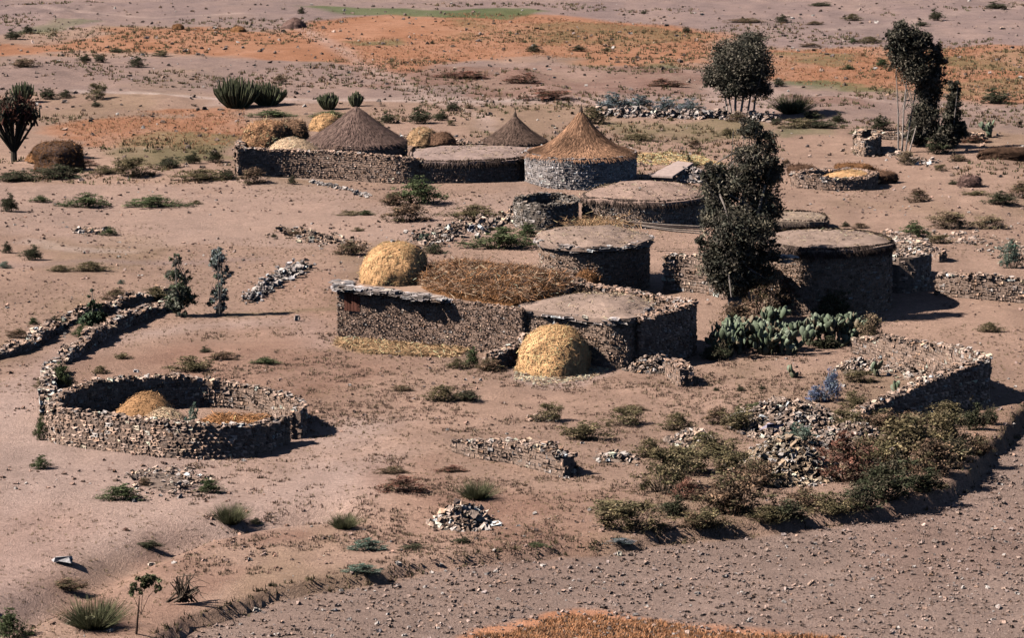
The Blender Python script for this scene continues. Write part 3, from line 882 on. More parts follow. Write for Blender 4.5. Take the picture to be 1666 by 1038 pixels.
# --- arc of yard wall behind the corral
wall_thing("stone_wall", [(284, 488, .3), (250, 499, .4), (215, 509, .5), (180, 525, .5), (150, 541, .55), (118, 562, .55), (98, 580, .4)],
           "curved yard wall with a dark shaded inner side leading to the sapling", pal=MIXED, thick=.55, l=.3, ch=.18, rag=.45)
wall_thing("stone_wall", [(88, 588, .5), (80, 604, .6), (78, 625, .6), (76, 645, .8)], "short pale wall stub joining the corral at its left end", pal=RUBBLE, thick=.6, l=.3, ch=.18, rag=.2)
wall_thing("stone_wall", [(-20, 577, .25), (20, 567, .3), (60, 550, .3), (85, 529, .28), (120, 513, .28), (160, 502, .25), (210, 490, .2), (270, 475, .15)],
           "outer low wall overgrown with scrub running off the left edge", pal=MIXED, thick=.7, l=.3, ch=.17, rag=.5)
stone_row([(405, 492), (430, 474), (450, 458), (475, 445), (500, 434)], 340, .42, "short diagonal line of loose grey stones on the open ground", pal=GREYS, stack=.5)
stone_row([(445, 378), (490, 380), (530, 392), (580, 408)], 220, .9, "scattered stone line with brown scrub above the domed straw stack", pal=WARM, stack=.3)
stone_row([(690, 400), (740, 378), (800, 366), (850, 352)], 420, 1.1, "bank of pale stones climbing to the roofless hut", pal=RUBBLE, stack=.6, size=(.12, .42))
stone_row([(505, 297), (540, 303), (575, 312), (600, 320)], 90, .25, "thin line of white stones below the far compound wall", pal=dict(base=(.45, .38, .35), var=.25, pale=.5), stack=.1)
stone_row([(975, 188), (1040, 188), (1100, 190), (1180, 192), (1260, 196)], 420, .5, "row of pale tumbled stones below the blue-grey bushes", pal=dict(base=(.38, .29, .25), var=.35, pale=.35), stack=.6, size=(.2, .55))
stone_row([(120, 375), (170, 378)], 40, .4, "flat pale stones beside a lone shrub on the left slope", pal=RUBBLE, stack=.1, size=(.15, .5))

# --- long stone house, front left of the middle group
lh_px = [(556, 468), (700, 482), (852, 500), (905, 480), (925, 462), (880, 450), (760, 441), (690, 440), (600, 446)]
lh = [(p.x, p.y) for p in [at(u, v, 2.35) for u, v in lh_px]]
lhz = max(gz(*p) for p in lh) + 2.25
c0 = np.mean(np.array(lh), axis=0)
lhE = empty("stone_house", (c0[0], c0[1], gz(*c0)), "long stone house with straw on its flat roof and an overhanging slab ledge", "stone house", "stone huts of the hamlet")
mb = MB()
path = [(x, y, gz(x, y), lhz - gz(x, y)) for x, y in lh]
stone_wall(mb, path, thick=.5, l=.17, ch=.085, pal=BROWN, closed=True, smooth=0, level=True, rag=.06, capk=.5)
child(mb, "wall", M_STONE, lhE)
r = MB(); earth_top(r, smooth_path([p for p in lh], True, 1), lhz - .02, .12, (.34, .22, .16))
lroof = child(r, "roof", M_EARTH, lhE)
sb = MB(); L0 = [at(548, 455, 2.5), at(556, 465, 2.5), at(640, 473, 2.5), at(722, 482, 2.5)]
for kk, oo in ((0, 0.05), (1, 0.0), (2, -.25), (3, -.45)):
    slab_edge(sb, [(p.x, p.y) for p in L0], lhz + .17 - .03 * (kk > 1), layers=2, l=.6, depth=.6, out=.1 + oo)
child(sb, "ledge", M_STONE, lhE, lroof)
hb = MB()   # reddish boarded hatch in the wall
pa = at(566, 500, 1.45); pb = at(592, 502, 1.45)
dv = (pb - pa).normalized(); nv = Vector((dv.y, -dv.x, 0))
for i in range(5):
    q = pa + dv * (.16 * i) + nv * .3
    V = [q + nv * s0 + dv * s1 + Vector((0, 0, s2)) for s0 in (-.03, .03) for s1 in (-.07, .07) for s2 in (-.1, .75)]
    hb.add([tuple(v) for v in V], [[0, 1, 3, 2], [4, 6, 7, 5], [0, 4, 5, 1], [2, 3, 7, 6], [1, 5, 7, 3], [0, 2, 6, 4]], np.array([.17, .07, .05]) * rng.uniform(.7, 1.2))
child(hb, "hatch", M_WOOD, lhE)

def rooftop_stack():
    p = at(640, 452, 2.5); p.z = lhz + .1; s = mpp(p)
    mb = MB(); stack_mesh(mb, p, 56 * s, 60 * s, GOLD, 'dome', rough=.06, nfl=4500, seed=3)
    o = tag(mb.build("haystack", M_STRAW, smooth=True), "golden domed haystack on the left end of the long house roof", "haystack", "stacks and piles of straw")
    rb = MB()
    for a in (-.5, .9, 2.4):
        pts = []
        for k in range(12):
            t = k / 11 * .8
            rr = math.cos(math.pi / 2 * (1 - t)) ** .62 if t > 0 else 0
            rr = math.sin(t * math.pi / 2) ** .74 if t > 0 else 0
            zz = math.cos(t * math.pi / 2) ** 1.1
            pts.append(p + Vector((56 * s * rr * math.cos(a) * 1.02, 56 * s * rr * math.sin(a) * 1.02, 60 * s * zz + .05)))
        tube(rb, pts, .035, (.3, .2, .1), 5)
    o2 = rb.build("straw_rope", M_STRAW); o2.parent = o
    st = MB(); add_stones(st, np.array([[p.x, p.y, p.z + 60 * s + .08]]), np.array([[.3, .25, .18]]), np.array([.3]), np.array([[.55, .5, .46]]))
    tag(st.build("stone", M_STONE), "small white stone weighing down the top of the rooftop haystack", "stone")
rooftop_stack()
# straw heaped along the rest of the roof
def roof_straw():
    mb = MB()
    P2 = [(q.x, q.y) for q in [at(u, v, 2.45) for u, v in [(690, 470), (735, 480), (850, 494), (905, 480), (935, 462), (880, 452), (780, 443), (700, 440), (672, 455)]]]
    cx, cy = np.mean(P2, axis=0)
    loop = smooth_path(P2, True, 2)
    earth_top(mb, loop, lhz + .05, .45, TERRA * .55, nr=14, rag=.28, power=3)
    xs = [q[0] for q in P2]; ys = [q[1] for q in P2]
    n = 9000
    x = rng.uniform(min(xs) - .2, max(xs) + .2, n * 3); y = rng.uniform(min(ys) - .3, max(ys) + .2, n * 3)
    k = inside(x, y, P2); x = x[k][:n]; y = y[k][:n]; n = len(x)
    d = poly_dist(x, y, P2 + [P2[0]])
    z = lhz + .1 + .55 * (1 - np.exp(-d / .6)) + .25 * vnoise(x * 1.2, y * 1.2, 5) + rng.uniform(-.05, .2, n)
    pal = np.array([TERRA * .8, TERRA * 1.1, (.42, .24, .15), DARKHAY, TERRA * .55, (.24, .14, .095), (.38, .22, .14), (.72, .52, .36)])
    cc = pal[rng.integers(0, 8, n)] * np.exp(rng.normal(0, .25, (n, 1)))
    straws(mb, np.column_stack([x, y, z]), None, .65, .018, np.clip(cc, 0, .8), up=.35)
    tag(mb.build("straw_heap", M_STRAW), "tangled reddish straw heaped along the long house roof", "straw heap", "stacks and piles of straw")
    haystack(705, 447, 36, 14, "flat grey earth patch of chaff behind the rooftop straw", col=np.array([.3, .2, .16]), base_h=2.3, prof='low', rough=.03, nfl=200, name="chaff_pile", cat="chaff pile")
roof_straw()
haystack(952, 478, 46, 34, "small dark red heap of stalks behind the near flat roof", col=TERRA * .6, base_h=1.4, prof='dome', rough=.12, nfl=900, name="stalk_heap", cat="stalk heap", fl=.4)

# --- near flat-roofed house
nh_px = [(846, 498), (935, 508), (1012, 518), (1036, 511), (1048, 496), (1030, 486), (960, 480), (895, 484)]
nh = [(p.x, p.y) for p in [at(u, v, 2.35) for u, v in nh_px]]
nhE, nhz, nhb = hut("stone_house", smooth_path(nh, True, 1), 2.1, "near flat-roofed house with a slab edge behind the golden haystack", cat="stone house", dome=.45, over=.12, pal=WARM, l=.19, ch=.1)
haystack(903, 602, 118, 70, "round golden haystack standing on the ground before the near house", col=GOLD * 1.05, prof='dome', rough=.065, nfl=7000, seed=1)
straw_litter([(835, 600), (850, 590), (960, 588), (1000, 598), (960, 618), (880, 628), (838, 618)], 2500, "pale straw spilled round the foot of the near haystack", col=PSTRAW, ln=.25, lift=.03)
# courtyard wall
wall_thing("stone_wall", [(930, 462, 2.3), (1000, 470, 2.35), (1060, 482, 2.35), (1105, 487, 2.4), (1124, 490, 2.4), (1112, 498, 2.4), (1085, 506, 2.35), (1060, 513, 2.3), (1036, 516, 2.3)],
           "tall courtyard wall with a pale stone top curling round to the near house", pal=BROWN, thick=.75, l=.26, ch=.14, rag=.08, capk=1.6, smooth=1)
wall_thing("stone_wall", [(872, 452, 2.1), (905, 452, 2.2), (945, 456, 2.3)], "short wall joining the long house roof to the courtyard wall", pal=MIXED, thick=.6, l=.24, ch=.13, rag=.1)
heap(1060, 600, 80, 26, 420, "pale rubble spilling from the corner of the courtyard wall", dep=.9, size=(.12, .3))
wall_thing("stone_wall", [(1092, 588, .7), (1108, 592, .9), (1116, 600, .8)], "dark stub of wall at the end of the rubble spill", pal=BROWN, thick=.6, l=.25, ch=.15)
wall_thing("stone_wall", [(858, 545, 1.4), (848, 555, 1.0), (830, 568, .8), (795, 580, .6)], "crumbling stub wall between the long house and the near haystack", pal=MIXED, thick=.5, l=.25, ch=.14, rag=.25)

# --- middle tukul with slab roof
p = at(963, 389, 2.45); s = mpp(p)
R1 = 96 * s - .45
tk, tkz, _ = hut("round_hut", ellipse_loop((p.x, p.y), R1, R1 * 1.02, 56, wob=.04, seed=1), 2.35, "round stone hut with a flat earth roof and a tuft of dry straw on top", dome=.5, over=.2, pal=WARM)
mb = MB(); q = at(975, 368, 2.7); n = 900
P = np.column_stack([q.x + rng.normal(0, .9, n), q.y + rng.normal(0, .7, n), tkz + .45 + np.abs(rng.normal(0, .16, n))])
straws(mb, P, None, .42, .015, np.clip(BUFF[None] * np.exp(rng.normal(0, .35, (n, 1))), 0, .8), up=.5)
tag(mb.build("straw_tuft", M_STRAW), "tuft of dry straw on the round hut's earth roof", "straw", None, "stuff")
# poles behind it
g = "long poles leaning behind the round hut"
pole_labels = ["uppermost pale pole of the bundle behind the round hut", "dark thick pole of the bundle behind the round hut", "middle pole of the bundle behind the round hut", "lowest pole of the bundle behind the round hut"]
for i in range(4):
    a = at(1008 + i * 12, 359 + i * 3.0, 1.6); b = at(1150 - i * 3, 369 + i * 3.6, 1.2)
    mb = MB(); tube(mb, [a, (a + b) / 2 + Vector((0, 0, -.05)), b], [.1 if i == 1 else .06, .08 if i == 1 else .05, .04], (.1, .07, .06) if i == 1 else (.36, .28, .23), 6)
    tag(mb.build("pole", M_WOOD), pole_labels[i], "pole", g)
wall_thing("stone_wall", [(1082, 420, 1.7), (1110, 416, 1.8), (1150, 416, 1.9), (1185, 424, 1.9), (1210, 436, 1.7)], "lit stone wall between the round hut and the tall dark tree", pal=MIXED, thick=.6, l=.28, ch=.16, rag=.2)

# --- roofless hut and mound-roofed hut further back
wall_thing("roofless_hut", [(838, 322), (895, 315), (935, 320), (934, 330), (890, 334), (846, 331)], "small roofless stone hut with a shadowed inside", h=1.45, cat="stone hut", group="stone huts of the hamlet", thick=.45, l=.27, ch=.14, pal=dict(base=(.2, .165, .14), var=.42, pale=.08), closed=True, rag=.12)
mh_px = [(946, 320), (1000, 325), (1064, 330), (1125, 327), (1146, 314), (1120, 300), (1040, 296), (975, 306)]
mh = [(q.x, q.y) for q in [at(u, v, 1.5) for u, v in mh_px]]
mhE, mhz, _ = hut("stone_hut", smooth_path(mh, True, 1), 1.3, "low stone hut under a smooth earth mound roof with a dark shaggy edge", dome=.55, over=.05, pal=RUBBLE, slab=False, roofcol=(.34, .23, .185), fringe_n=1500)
lo_px = [(1222, 352), (1240, 360), (1338, 360), (1343, 350), (1330, 343), (1236, 343)]
lo = [(q.x, q.y) for q in [at(u, v, .75) for u, v in lo_px]]
hut("stone_hut", smooth_path(lo, True, 1), .5, "low hut with a rough stalk-covered roof right of the tall dark tree", dome=.15, over=.05, pal=BROWN, slab=False, roofcol=(.3, .22, .17), fringe_n=500, thick=.4)

# --- big right tukul with annex
p = at(1345, 390, 3.25); s = mpp(p); R2 = 104 * s - .3
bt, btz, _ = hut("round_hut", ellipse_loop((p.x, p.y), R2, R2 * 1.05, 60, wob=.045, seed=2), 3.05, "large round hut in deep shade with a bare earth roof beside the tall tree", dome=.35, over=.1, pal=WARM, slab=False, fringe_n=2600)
sb = MB(); A0 = [at(1222, 398, 3.4), at(1240, 406, 3.4), at(1285, 412, 3.4)]
slab_edge(sb, [(q.x, q.y) for q in A0], btz + .12, layers=3, l=.7, depth=.8, out=.0, pal=dict(base=(.5, .42, .38), var=.2, pale=.3))
child(sb, "slab_ledge", M_STONE, bt)
wall_thing("stone_annex", [(1430, 390), (1462, 388), (1486, 398), (1490, 410), (1470, 414), (1438, 410)], "rubble-topped annex against the right side of the large round hut", h=1.9, cat="stone hut", group="stone huts of the hamlet", closed=True, thick=1.7, pal=RUBBLE, l=.3, ch=.16, capk=1.5)
wall_thing("stone_wall", [(1440, 376, .5), (1480, 386, .55), (1520, 402, .6), (1535, 412, .5)], "dark low wall behind the annex of the large round hut", pal=BROWN, thick=.5, l=.3, ch=.16, rag=.2)
wall_thing("stone_wall", [(1528, 444, 1.1), (1560, 446, 1.15), (1610, 450, 1.15), (1700, 458, 1.15)], "waist-high wall running off the right edge beside the large hut", pal=MIXED, thick=.6, l=.28, ch=.15, rag=.1, smooth=0, capk=1.4)
stone_row([(1500, 380), (1560, 388), (1620, 400), (1680, 415)], 200, 1.6, "thin spread of stones above the wall at the right edge", stack=.05, size=(.1, .3))

# --- far compound
fw = [(385, 241, 1.7), (440, 243, 1.7), (520, 246, 1.7), (600, 251, 1.7), (660, 257, 1.6), (690, 260, 1.4)]
wall_thing("compound_wall", fw, "long brown wall of the far compound below the dark cone roof", thick=.55, l=.26, ch=.13, pal=BROWN, rag=.05, capk=1.2)
wall_thing("compound_wall", [(388, 239, 1.75), (392, 228, 1.6), (410, 220, 1.5)], "left return of the far compound wall", thick=.5, l=.26, ch=.13, pal=BROWN, rag=.05)
sh_px = [(672, 266), (760, 266), (835, 263), (862, 258), (868, 244), (820, 239), (740, 239), (676, 244)]
shl = [(q.x, q.y) for q in [at(u, v, 1.2) for u, v in sh_px]]
hut("stone_shed", [tuple(np.array(shl[i]) * (1 - k / 6) + np.array(shl[(i + 1) % len(shl)]) * (k / 6)) for i in range(len(shl)) for k in range(6)], 1.1, "long low shed with an earth roof and shaggy dark edge in the far compound", dome=.2, over=.05, pal=BROWN, slab=False, roofcol=(.31, .22, .19), fringe_n=1700, thick=.45)

def thatch_hut(u, v, wpx, eave_h, apex_px, label, col, strawcol=None, wallpal=BROWN, wall_in=.2, **kw):
    p = at(u, v, eave_h); s = mpp(p); R = wpx * s / 2
    base = Vector((p.x, p.y, gz(p.x, p.y)))
    e = empty("thatched_hut", base, label, "thatched hut", "thatched cone-roofed huts")
    loop = ellipse_loop((p.x, p.y), R - wall_in, R - wall_in, 48)
    zt = p.z
    mb = MB()
    stone_wall(mb, [(x, y, gz(x, y), zt - gz(x, y)) for x, y in loop], thick=.45, l=.32, ch=.13, pal=wallpal, closed=True, smooth=0, level=True, rag=.01, capk=.2)
    child(mb, "wall", M_STONE, e)
    cone_roof(e, (p.x, p.y), zt, R, apex_px * s / CP, col, strawcol=strawcol, **kw)
    return e, p, s
thatch_hut(580, 229, 162, 1.75, 56, "hut with a wide dark purple-brown thatch cone", (.185, .12, .098), strawcol=(.165, .105, .088), seed=2, finial=False, sag=.05, eave=.15, n_straw=2500)
thatch_hut(838, 228, 104, 1.5, 40, "smallest thatched hut, dark cone with a pointed finial behind the shed", (.17, .11, .085), strawcol=(.14, .09, .07), seed=5, sag=.1, eave=.15, n_straw=2500, pole=.5)
thatch_hut(945, 247, 176, 1.9, 66, "hut with an orange-brown thatch cone on a drum of grey stones", (.33, .185, .115), strawcol=(.35, .19, .115), wallpal=dict(base=(.42, .36, .34), var=.45, pale=.2), wall_in=.12, seed=8, sag=.22, eave=.1, n_straw=7000, patch=.9)

# hay and straw of the far compound
haystack(430, 232, 66, 34, "square-shouldered orange haystack behind the left end of the compound wall", col=np.array([.62, .33, .18]), base_h=1.5, prof='block', rough=.1, nfl=3000, seed=9, fl=.35)
haystack(470, 228, 60, 30, "ragged dark-sided stalk pile right of the orange haystack", col=np.array([.36, .21, .13]), base_h=1.5, prof='block', rough=.15, nfl=2500, seed=12, fl=.45, name="stalk_heap", cat="stalk heap")
haystack(478, 240, 84, 15, "pale yellow straw pile spilling over the compound wall", col=PSTRAW, base_h=1.7, prof='low', rough=.06, nfl=1500, seed=14, yk=.8, name="straw_heap", cat="straw heap")
haystack(528, 208, 52, 22, "golden haystack half hidden behind the dark cone roof", col=GOLD * .85, base_h=1.2, prof='dome', rough=.05, nfl=900, seed=15)
haystack(688, 232, 50, 24, "low orange straw mound right of the dark cone roof", col=BUFF * 1.1, base_h=.4, prof='dome', rough=.08, nfl=900, seed=16, name="straw_heap", cat="straw heap")
haystack(722, 236, 42, 20, "small dark brush mound right of the orange straw mound", col=DARKHAY, base_h=.4, prof='dome', rough=.12, nfl=700, seed=17, name="brush_heap", cat="brush heap")
stone_row([(610, 222), (660, 225), (700, 228), (760, 236), (800, 238)], 130, .5, "pale loose stones behind the far compound sheds", stack=.3)
straw_litter([(1036, 252), (1090, 247), (1140, 254), (1170, 268), (1110, 270), (1060, 268), (1036, 264)], 2600, "yellow threshed straw spread on the ground beside the orange cone hut", col=GOLD * 1.15, ln=.35, lift=.05)

# pale flat-topped store with stones and brush heap
def pale_store():
    pts = [at(1056, 286, .55), at(1094, 288, .55), at(1128, 266, .75), at(1102, 263, .75)]
    c = sum(pts, Vector()) / 4
    e = empty("lean_to", Vector((c.x, c.y, gz(c.x, c.y))), "small store with a pale slanting flat roof beside the yellow straw", "store")
    mb = MB()
    top = [p + Vector((0, 0, .06)) for p in pts]; bot = [p + Vector((0, 0, -.06)) for p in pts]
    V = [tuple(p) for p in top + bot]
    mb.add(V, [[0, 1, 2, 3], [7, 6, 5, 4], [0, 4, 5, 1], [1, 5, 6, 2], [2, 6, 7, 3], [3, 7, 4, 0]], (.44, .33, .29))
    child(mb, "roof", M_EARTH, e)
    mb = MB()
    k = [c + (p - c) * .86 for p in pts]
    stone_wall(mb, [(p.x, p.y, gz(p.x, p.y), p.z - .1 - gz(p.x, p.y)) for p in k], thick=.3, l=.3, ch=.14, pal=BROWN, closed=True, smooth=0, rag=.01, capk=.1)
    child(mb, "wall", M_STONE, e)
pale_store()
heap(1122, 290, 60, 16, 160, "grey stone heap between the pale store and the tall tree", dep=1.5, size=(.15, .45), pal=GREYS)

# --- low straw pen on the right, dark stacks
wall_thing("stone_pen", [(1282, 284), (1340, 290), (1415, 290), (1425, 280), (1400, 275), (1320, 276)], "low pen full of yellow straw on the right-hand slope", h=.75, cat="stone pen", pal=BROWN, thick=.5, l=.28, ch=.15, closed=True, rag=.12)
haystack(1380, 289, 110, 11, "yellow straw bed inside the low pen", col=GOLD * 1.0, base_h=.3, prof='low', rough=.08, nfl=1500, seed=21, yk=1.2, name="straw_heap", cat="straw heap")
haystack(1303, 283, 44, 15, "dark flat stack at the left corner of the straw pen", col=DARKHAY * .7, base_h=.2, prof='block', rough=.12, nfl=500, seed=22, name="brush_heap", cat="brush heap")
haystack(1388, 279, 66, 13, "long reddish stack along the back of the straw pen", col=TERRA * .6, base_h=.4, prof='block', rough=.15, nfl=600, seed=23, name="brush_heap", cat="brush heap", yk=.5)
haystack(1428, 294, 56, 16, "dark rounded stack at the right end of the straw pen", col=DARKHAY, base_h=.1, prof='block', rough=.1, nfl=500, seed=24, name="brush_heap", cat="brush heap", yk=.6)
wall_thing("ruined_hut", [(1395, 214), (1412, 211), (1428, 212), (1428, 222), (1408, 226), (1394, 222)], "ruined stone hut with a dark right side left of the tall trees", h=1.2, cat="ruin", group="stone huts of the hamlet", pal=WARM, thick=.5, l=.3, ch=.16, closed=True, rag=.3)
wall_thing("stone_wall", [(1430, 214, .5), (1480, 216, .5), (1540, 218, .5), (1600, 222, .4)], "broken low wall passing behind the tall trees", pal=WARM, thick=.5, l=.3, ch=.16, rag=.35)
stone_row([(1390, 245), (1430, 250), (1460, 255), (1520, 268)], 130, .9, "pale stones scattered below the ruined hut", stack=.1, size=(.15, .45))
haystack(1578, 303, 38, 17, "brown loaf-shaped mound on the right slope", col=np.array([.2, .12, .1]), prof='block', rough=.06, nfl=400, seed=25, name="brush_heap", cat="brush heap", yk=.7)
haystack(98, 276, 84, 44, "big dark stack with a rust-coloured top below the flat-topped tree", col=np.array([.13, .085, .07]), prof='block', rough=.08, nfl=2500, seed=26, yk=.8, name="brush_heap", cat="brush heap", flc=TERRA * .4)
haystack(66, 258, 48, 22, "rust-coloured straw heap beside the big dark stack", col=TERRA * .75, base_h=.2, prof='low', rough=.1, nfl=1200, seed=27, name="straw_heap", cat="straw heap")
haystack(290, 47, 22, 8, "tiny rust-red mound on the far orange field", col=TERRA * .55, prof='dome', rough=.1, nfl=200, seed=28, name="straw_heap", cat="straw heap", group="small mounds on the far field")
haystack(389, 51, 26, 8, "orange straw mound on the far field right of the tiny red one", col=TERRA * .8, prof='dome', rough=.1, nfl=200, seed=29, name="straw_heap", cat="straw heap", group="small mounds on the far field")
haystack(478, 44, 44, 15, "long brown mound beside the far track", col=np.array([.2, .12, .1]), prof='low', rough=.12, nfl=300, seed=30, name="earth_mound", cat="mound", group="small mounds on the far field")
for (u, v, w, h, lb) in [(1560, 245, 90, 20, "dark roofed bank at the right edge above the rubble"), (1640, 258, 70, 18, "dark low stack at the right edge beyond the tall trees")][1:]:
    haystack(u, v, w * 1.3, h, lb, col=DARKHAY * .5, prof='block', rough=.1, nfl=500, seed=31, yk=.4, name="brush_heap", cat="brush heap")

# --- L-shaped yard wall, lower right
wall_thing("stone_wall", [(1395, 551, .7), (1450, 550, 1.0), (1520, 560, 1.4), (1570, 570, 1.8), (1600, 577, 2.0), (1601, 582, 2.0), (1560, 597, 1.75), (1500, 622, 1.4), (1440, 648, 1.0), (1385, 674, .5)],
           "L-shaped yard wall with pale top and a long dark outer face", pal=MIXED, thick=.6, l=.26, ch=.14, rag=.07, smooth=0, capk=1.3)
heap(1500, 590, 150, 12, 500, "loose stones fallen along the inside of the L-shaped wall", dep=1.6, size=(.1, .28))
heap(1400, 600, 70, 14, 260, "small rubble pile between the prickly pears and the L-shaped wall", dep=1.2, size=(.12, .32))
heap(1290, 690, 170, 34, 1100, "upper rubble heap beside the blue-flowered plant", dep=1.3, size=(.13, .36))
heap(1275, 765, 150, 44, 1100, "biggest rubble heap with sunlit yellowish stones among the bushes", dep=1.2, size=(.14, .42), pal=dict(base=(.34, .25, .18), var=.5, pale=.2))
heap(1390, 720, 120, 26, 500, "rubble slope below the end of the L-shaped wall", dep=1.2, size=(.12, .34))
heap(1125, 720, 60, 20, 220, "pale stone heap between the round olive bushes", dep=1.0, size=(.15, .4))
heap(755, 852, 84, 26, 330, "isolated heap of grey boulders near the ploughed field", dep=1.0, size=(.15, .5))
heap(880, 683, 44, 8, 60, "handful of dark stones beside the olive tufts", dep=1.0, size=(.12, .3), pal=BROWN)
heap(1005, 748, 60, 8, 70, "scatter of pale boulders right of the broken wall", dep=1.2, size=(.12, .4))
heap(270, 780, 130, 10, 220, "flat stony patch among the tufts below the corral", dep=1.5, size=(.08, .25))
wall_thing("stone_wall", [(745, 712, .5), (790, 714, .8), (850, 719, .85), (900, 730, .95), (925, 742, .8)], "short broken freestanding wall in the middle foreground", pal=MIXED, thick=.7, l=.28, ch=.15, rag=.25, capk=1.5)

def boulder(u, v, wpx, hpx, col, label, name="boulder"):
    c = at(u, v); s = mpp(c)
    mb = MB()
    add_stones(mb, np.array([[c.x, c.y, c.z + hpx * s * .35]]), np.array([[wpx * s, wpx * s * .7, hpx * s]]), np.array([rng.uniform(-.3, .3)]), np.array([col]), jit=.12)
    tag(mb.build(name, M_STONE), label, "boulder", "single boulders")
boulder(102, 915, 34, 12, (.5, .47, .47), "flat white boulder on the sandy track at lower left")
boulder(1262, 706, 44, 26, (.40, .35, .44), "lavender-grey boulder in front of the upper rubble heap")
boulder(418, 914 + 82, 14, 8, (.6, .52, .45), "white stone on the ploughed field left of the orange crop")
boulder(115, 1016, 16, 8, (.6, .48, .36), "cream stone beside the spiky bush at the bottom left")
boulder(484, 522, 10, 12, (.5, .4, .36), "small upright pinkish stone on the open ground left of the long house")
boulder(987, 858, 12, 9, (.6, .33, .2), "orange stone below the round olive bushes")
boulder(1008, 905, 8, 10, (.7, .62, .5), "upright white stone on the ploughed field")
boulder(693, 697 + 224, 9, 7, (.6, .5, .45), "small white stone on the ploughed field near its edge")
boulder(247, 921, 14, 7, (.6, .47, .38), "cream stone on the bank above the leaning sapling")
boulder(718, 852, 12, 14, (.7, .65, .6), "brightest white stone at the left of the grey boulder heap")
boulder(1356, 838, 10, 8, (.6, .55, .6), "white stone at the foot of the terrace below the rubble")
boulder(222, 606, 10, 6, (.65, .58, .55), "white stone just behind the corral wall")
boulder(768, 362 + 14, 18, 14, (.62, .58, .6), "pale boulder among the stones left of the dark green scrub")

# ================================================================== VEGETATION
_V = {}
def leaf_cloud(mb, centres, radii, n, size, cols, flatz=.0, gap=.35, shell=.5, seed=0, droop=0.0):
    """leaf-sized faces in clumps through a set of ellipsoids"""
    centres = np.asarray(centres, float); radii = np.asarray(radii, float)
    vol = radii.prod(axis=1) ** .75
    pick = rng.choice(len(centres), n, p=vol / vol.sum())
    # clumps
    ncl = max(8, n // 40)
    cp = rng.choice(len(centres), ncl, p=vol / vol.sum())
    d = rng.normal(size=(ncl, 3)); d /= np.linalg.norm(d, axis=1)[:, None]
    rr = rng.random(ncl) ** (shell)
    cc = centres[cp] + d * rr[:, None] * radii[cp]
    csz = radii[cp].min(axis=1) * rng.uniform(.1, .26, ncl)
    ctone = np.exp(rng.normal(0, .28, ncl))
    ccol = np.asarray(cols)[rng.integers(0, len(cols), ncl)]
    k = rng.integers(0, ncl, n)
    P = cc[k] + rng.normal(size=(n, 3)) * csz[k][:, None] * np.array([1, 1, .8])
    a = rng.normal(size=(n, 3)); a /= np.linalg.norm(a, axis=1)[:, None]
    a[:, 2] += droop; 
    b = rng.normal(size=(n, 3)); b -= (b * a).sum(1)[:, None] * a; b /= np.linalg.norm(b, axis=1)[:, None] + 1e-9
    sz = size * rng.uniform(.5, 1.4, n)[:, None]
    V = np.stack([P - a * sz, P + b * sz * .42, P + a * sz, P - b * sz * .42], 1).reshape(-1, 3)
    col = ccol[k] * ctone[k][:, None] * np.exp(rng.normal(0, .2, (n, 1)))
    mb.add(V, np.arange(4 * n).reshape(n, 4), np.clip(col, .005, .6))
    return cc

def blades(mb, n, spread, h, w, cols, lean=.5, base=None, curve=.0):
    a = rng.uniform(0, 2 * np.pi, n); r = rng.random(n) ** .6 * spread
    if base is None: B = np.column_stack([np.cos(a) * r, np.sin(a) * r * .8, np.zeros(n)])
    else: B = base
    ln = h * rng.uniform(.45, 1.0, n)
    tl = rng.uniform(0, lean, n)
    a2 = a + rng.normal(0, .5, n)
    T = B + np.column_stack([np.cos(a2) * np.sin(tl) * ln, np.sin(a2) * np.sin(tl) * ln, np.cos(tl) * ln])
    q = np.column_stack([-np.sin(a + 1.3), np.cos(a + 1.3), a * 0]) * w
    V = np.stack([B - q, B + q, T + q * .2, T - q * .2], 1).reshape(-1, 3)
    c = np.asarray(cols)[rng.integers(0, len(cols), n)] * np.exp(rng.normal(0, .25, (n, 1)))
    mb.add(V, np.arange(4 * n).reshape(n, 4), np.clip(c, 0, .7))

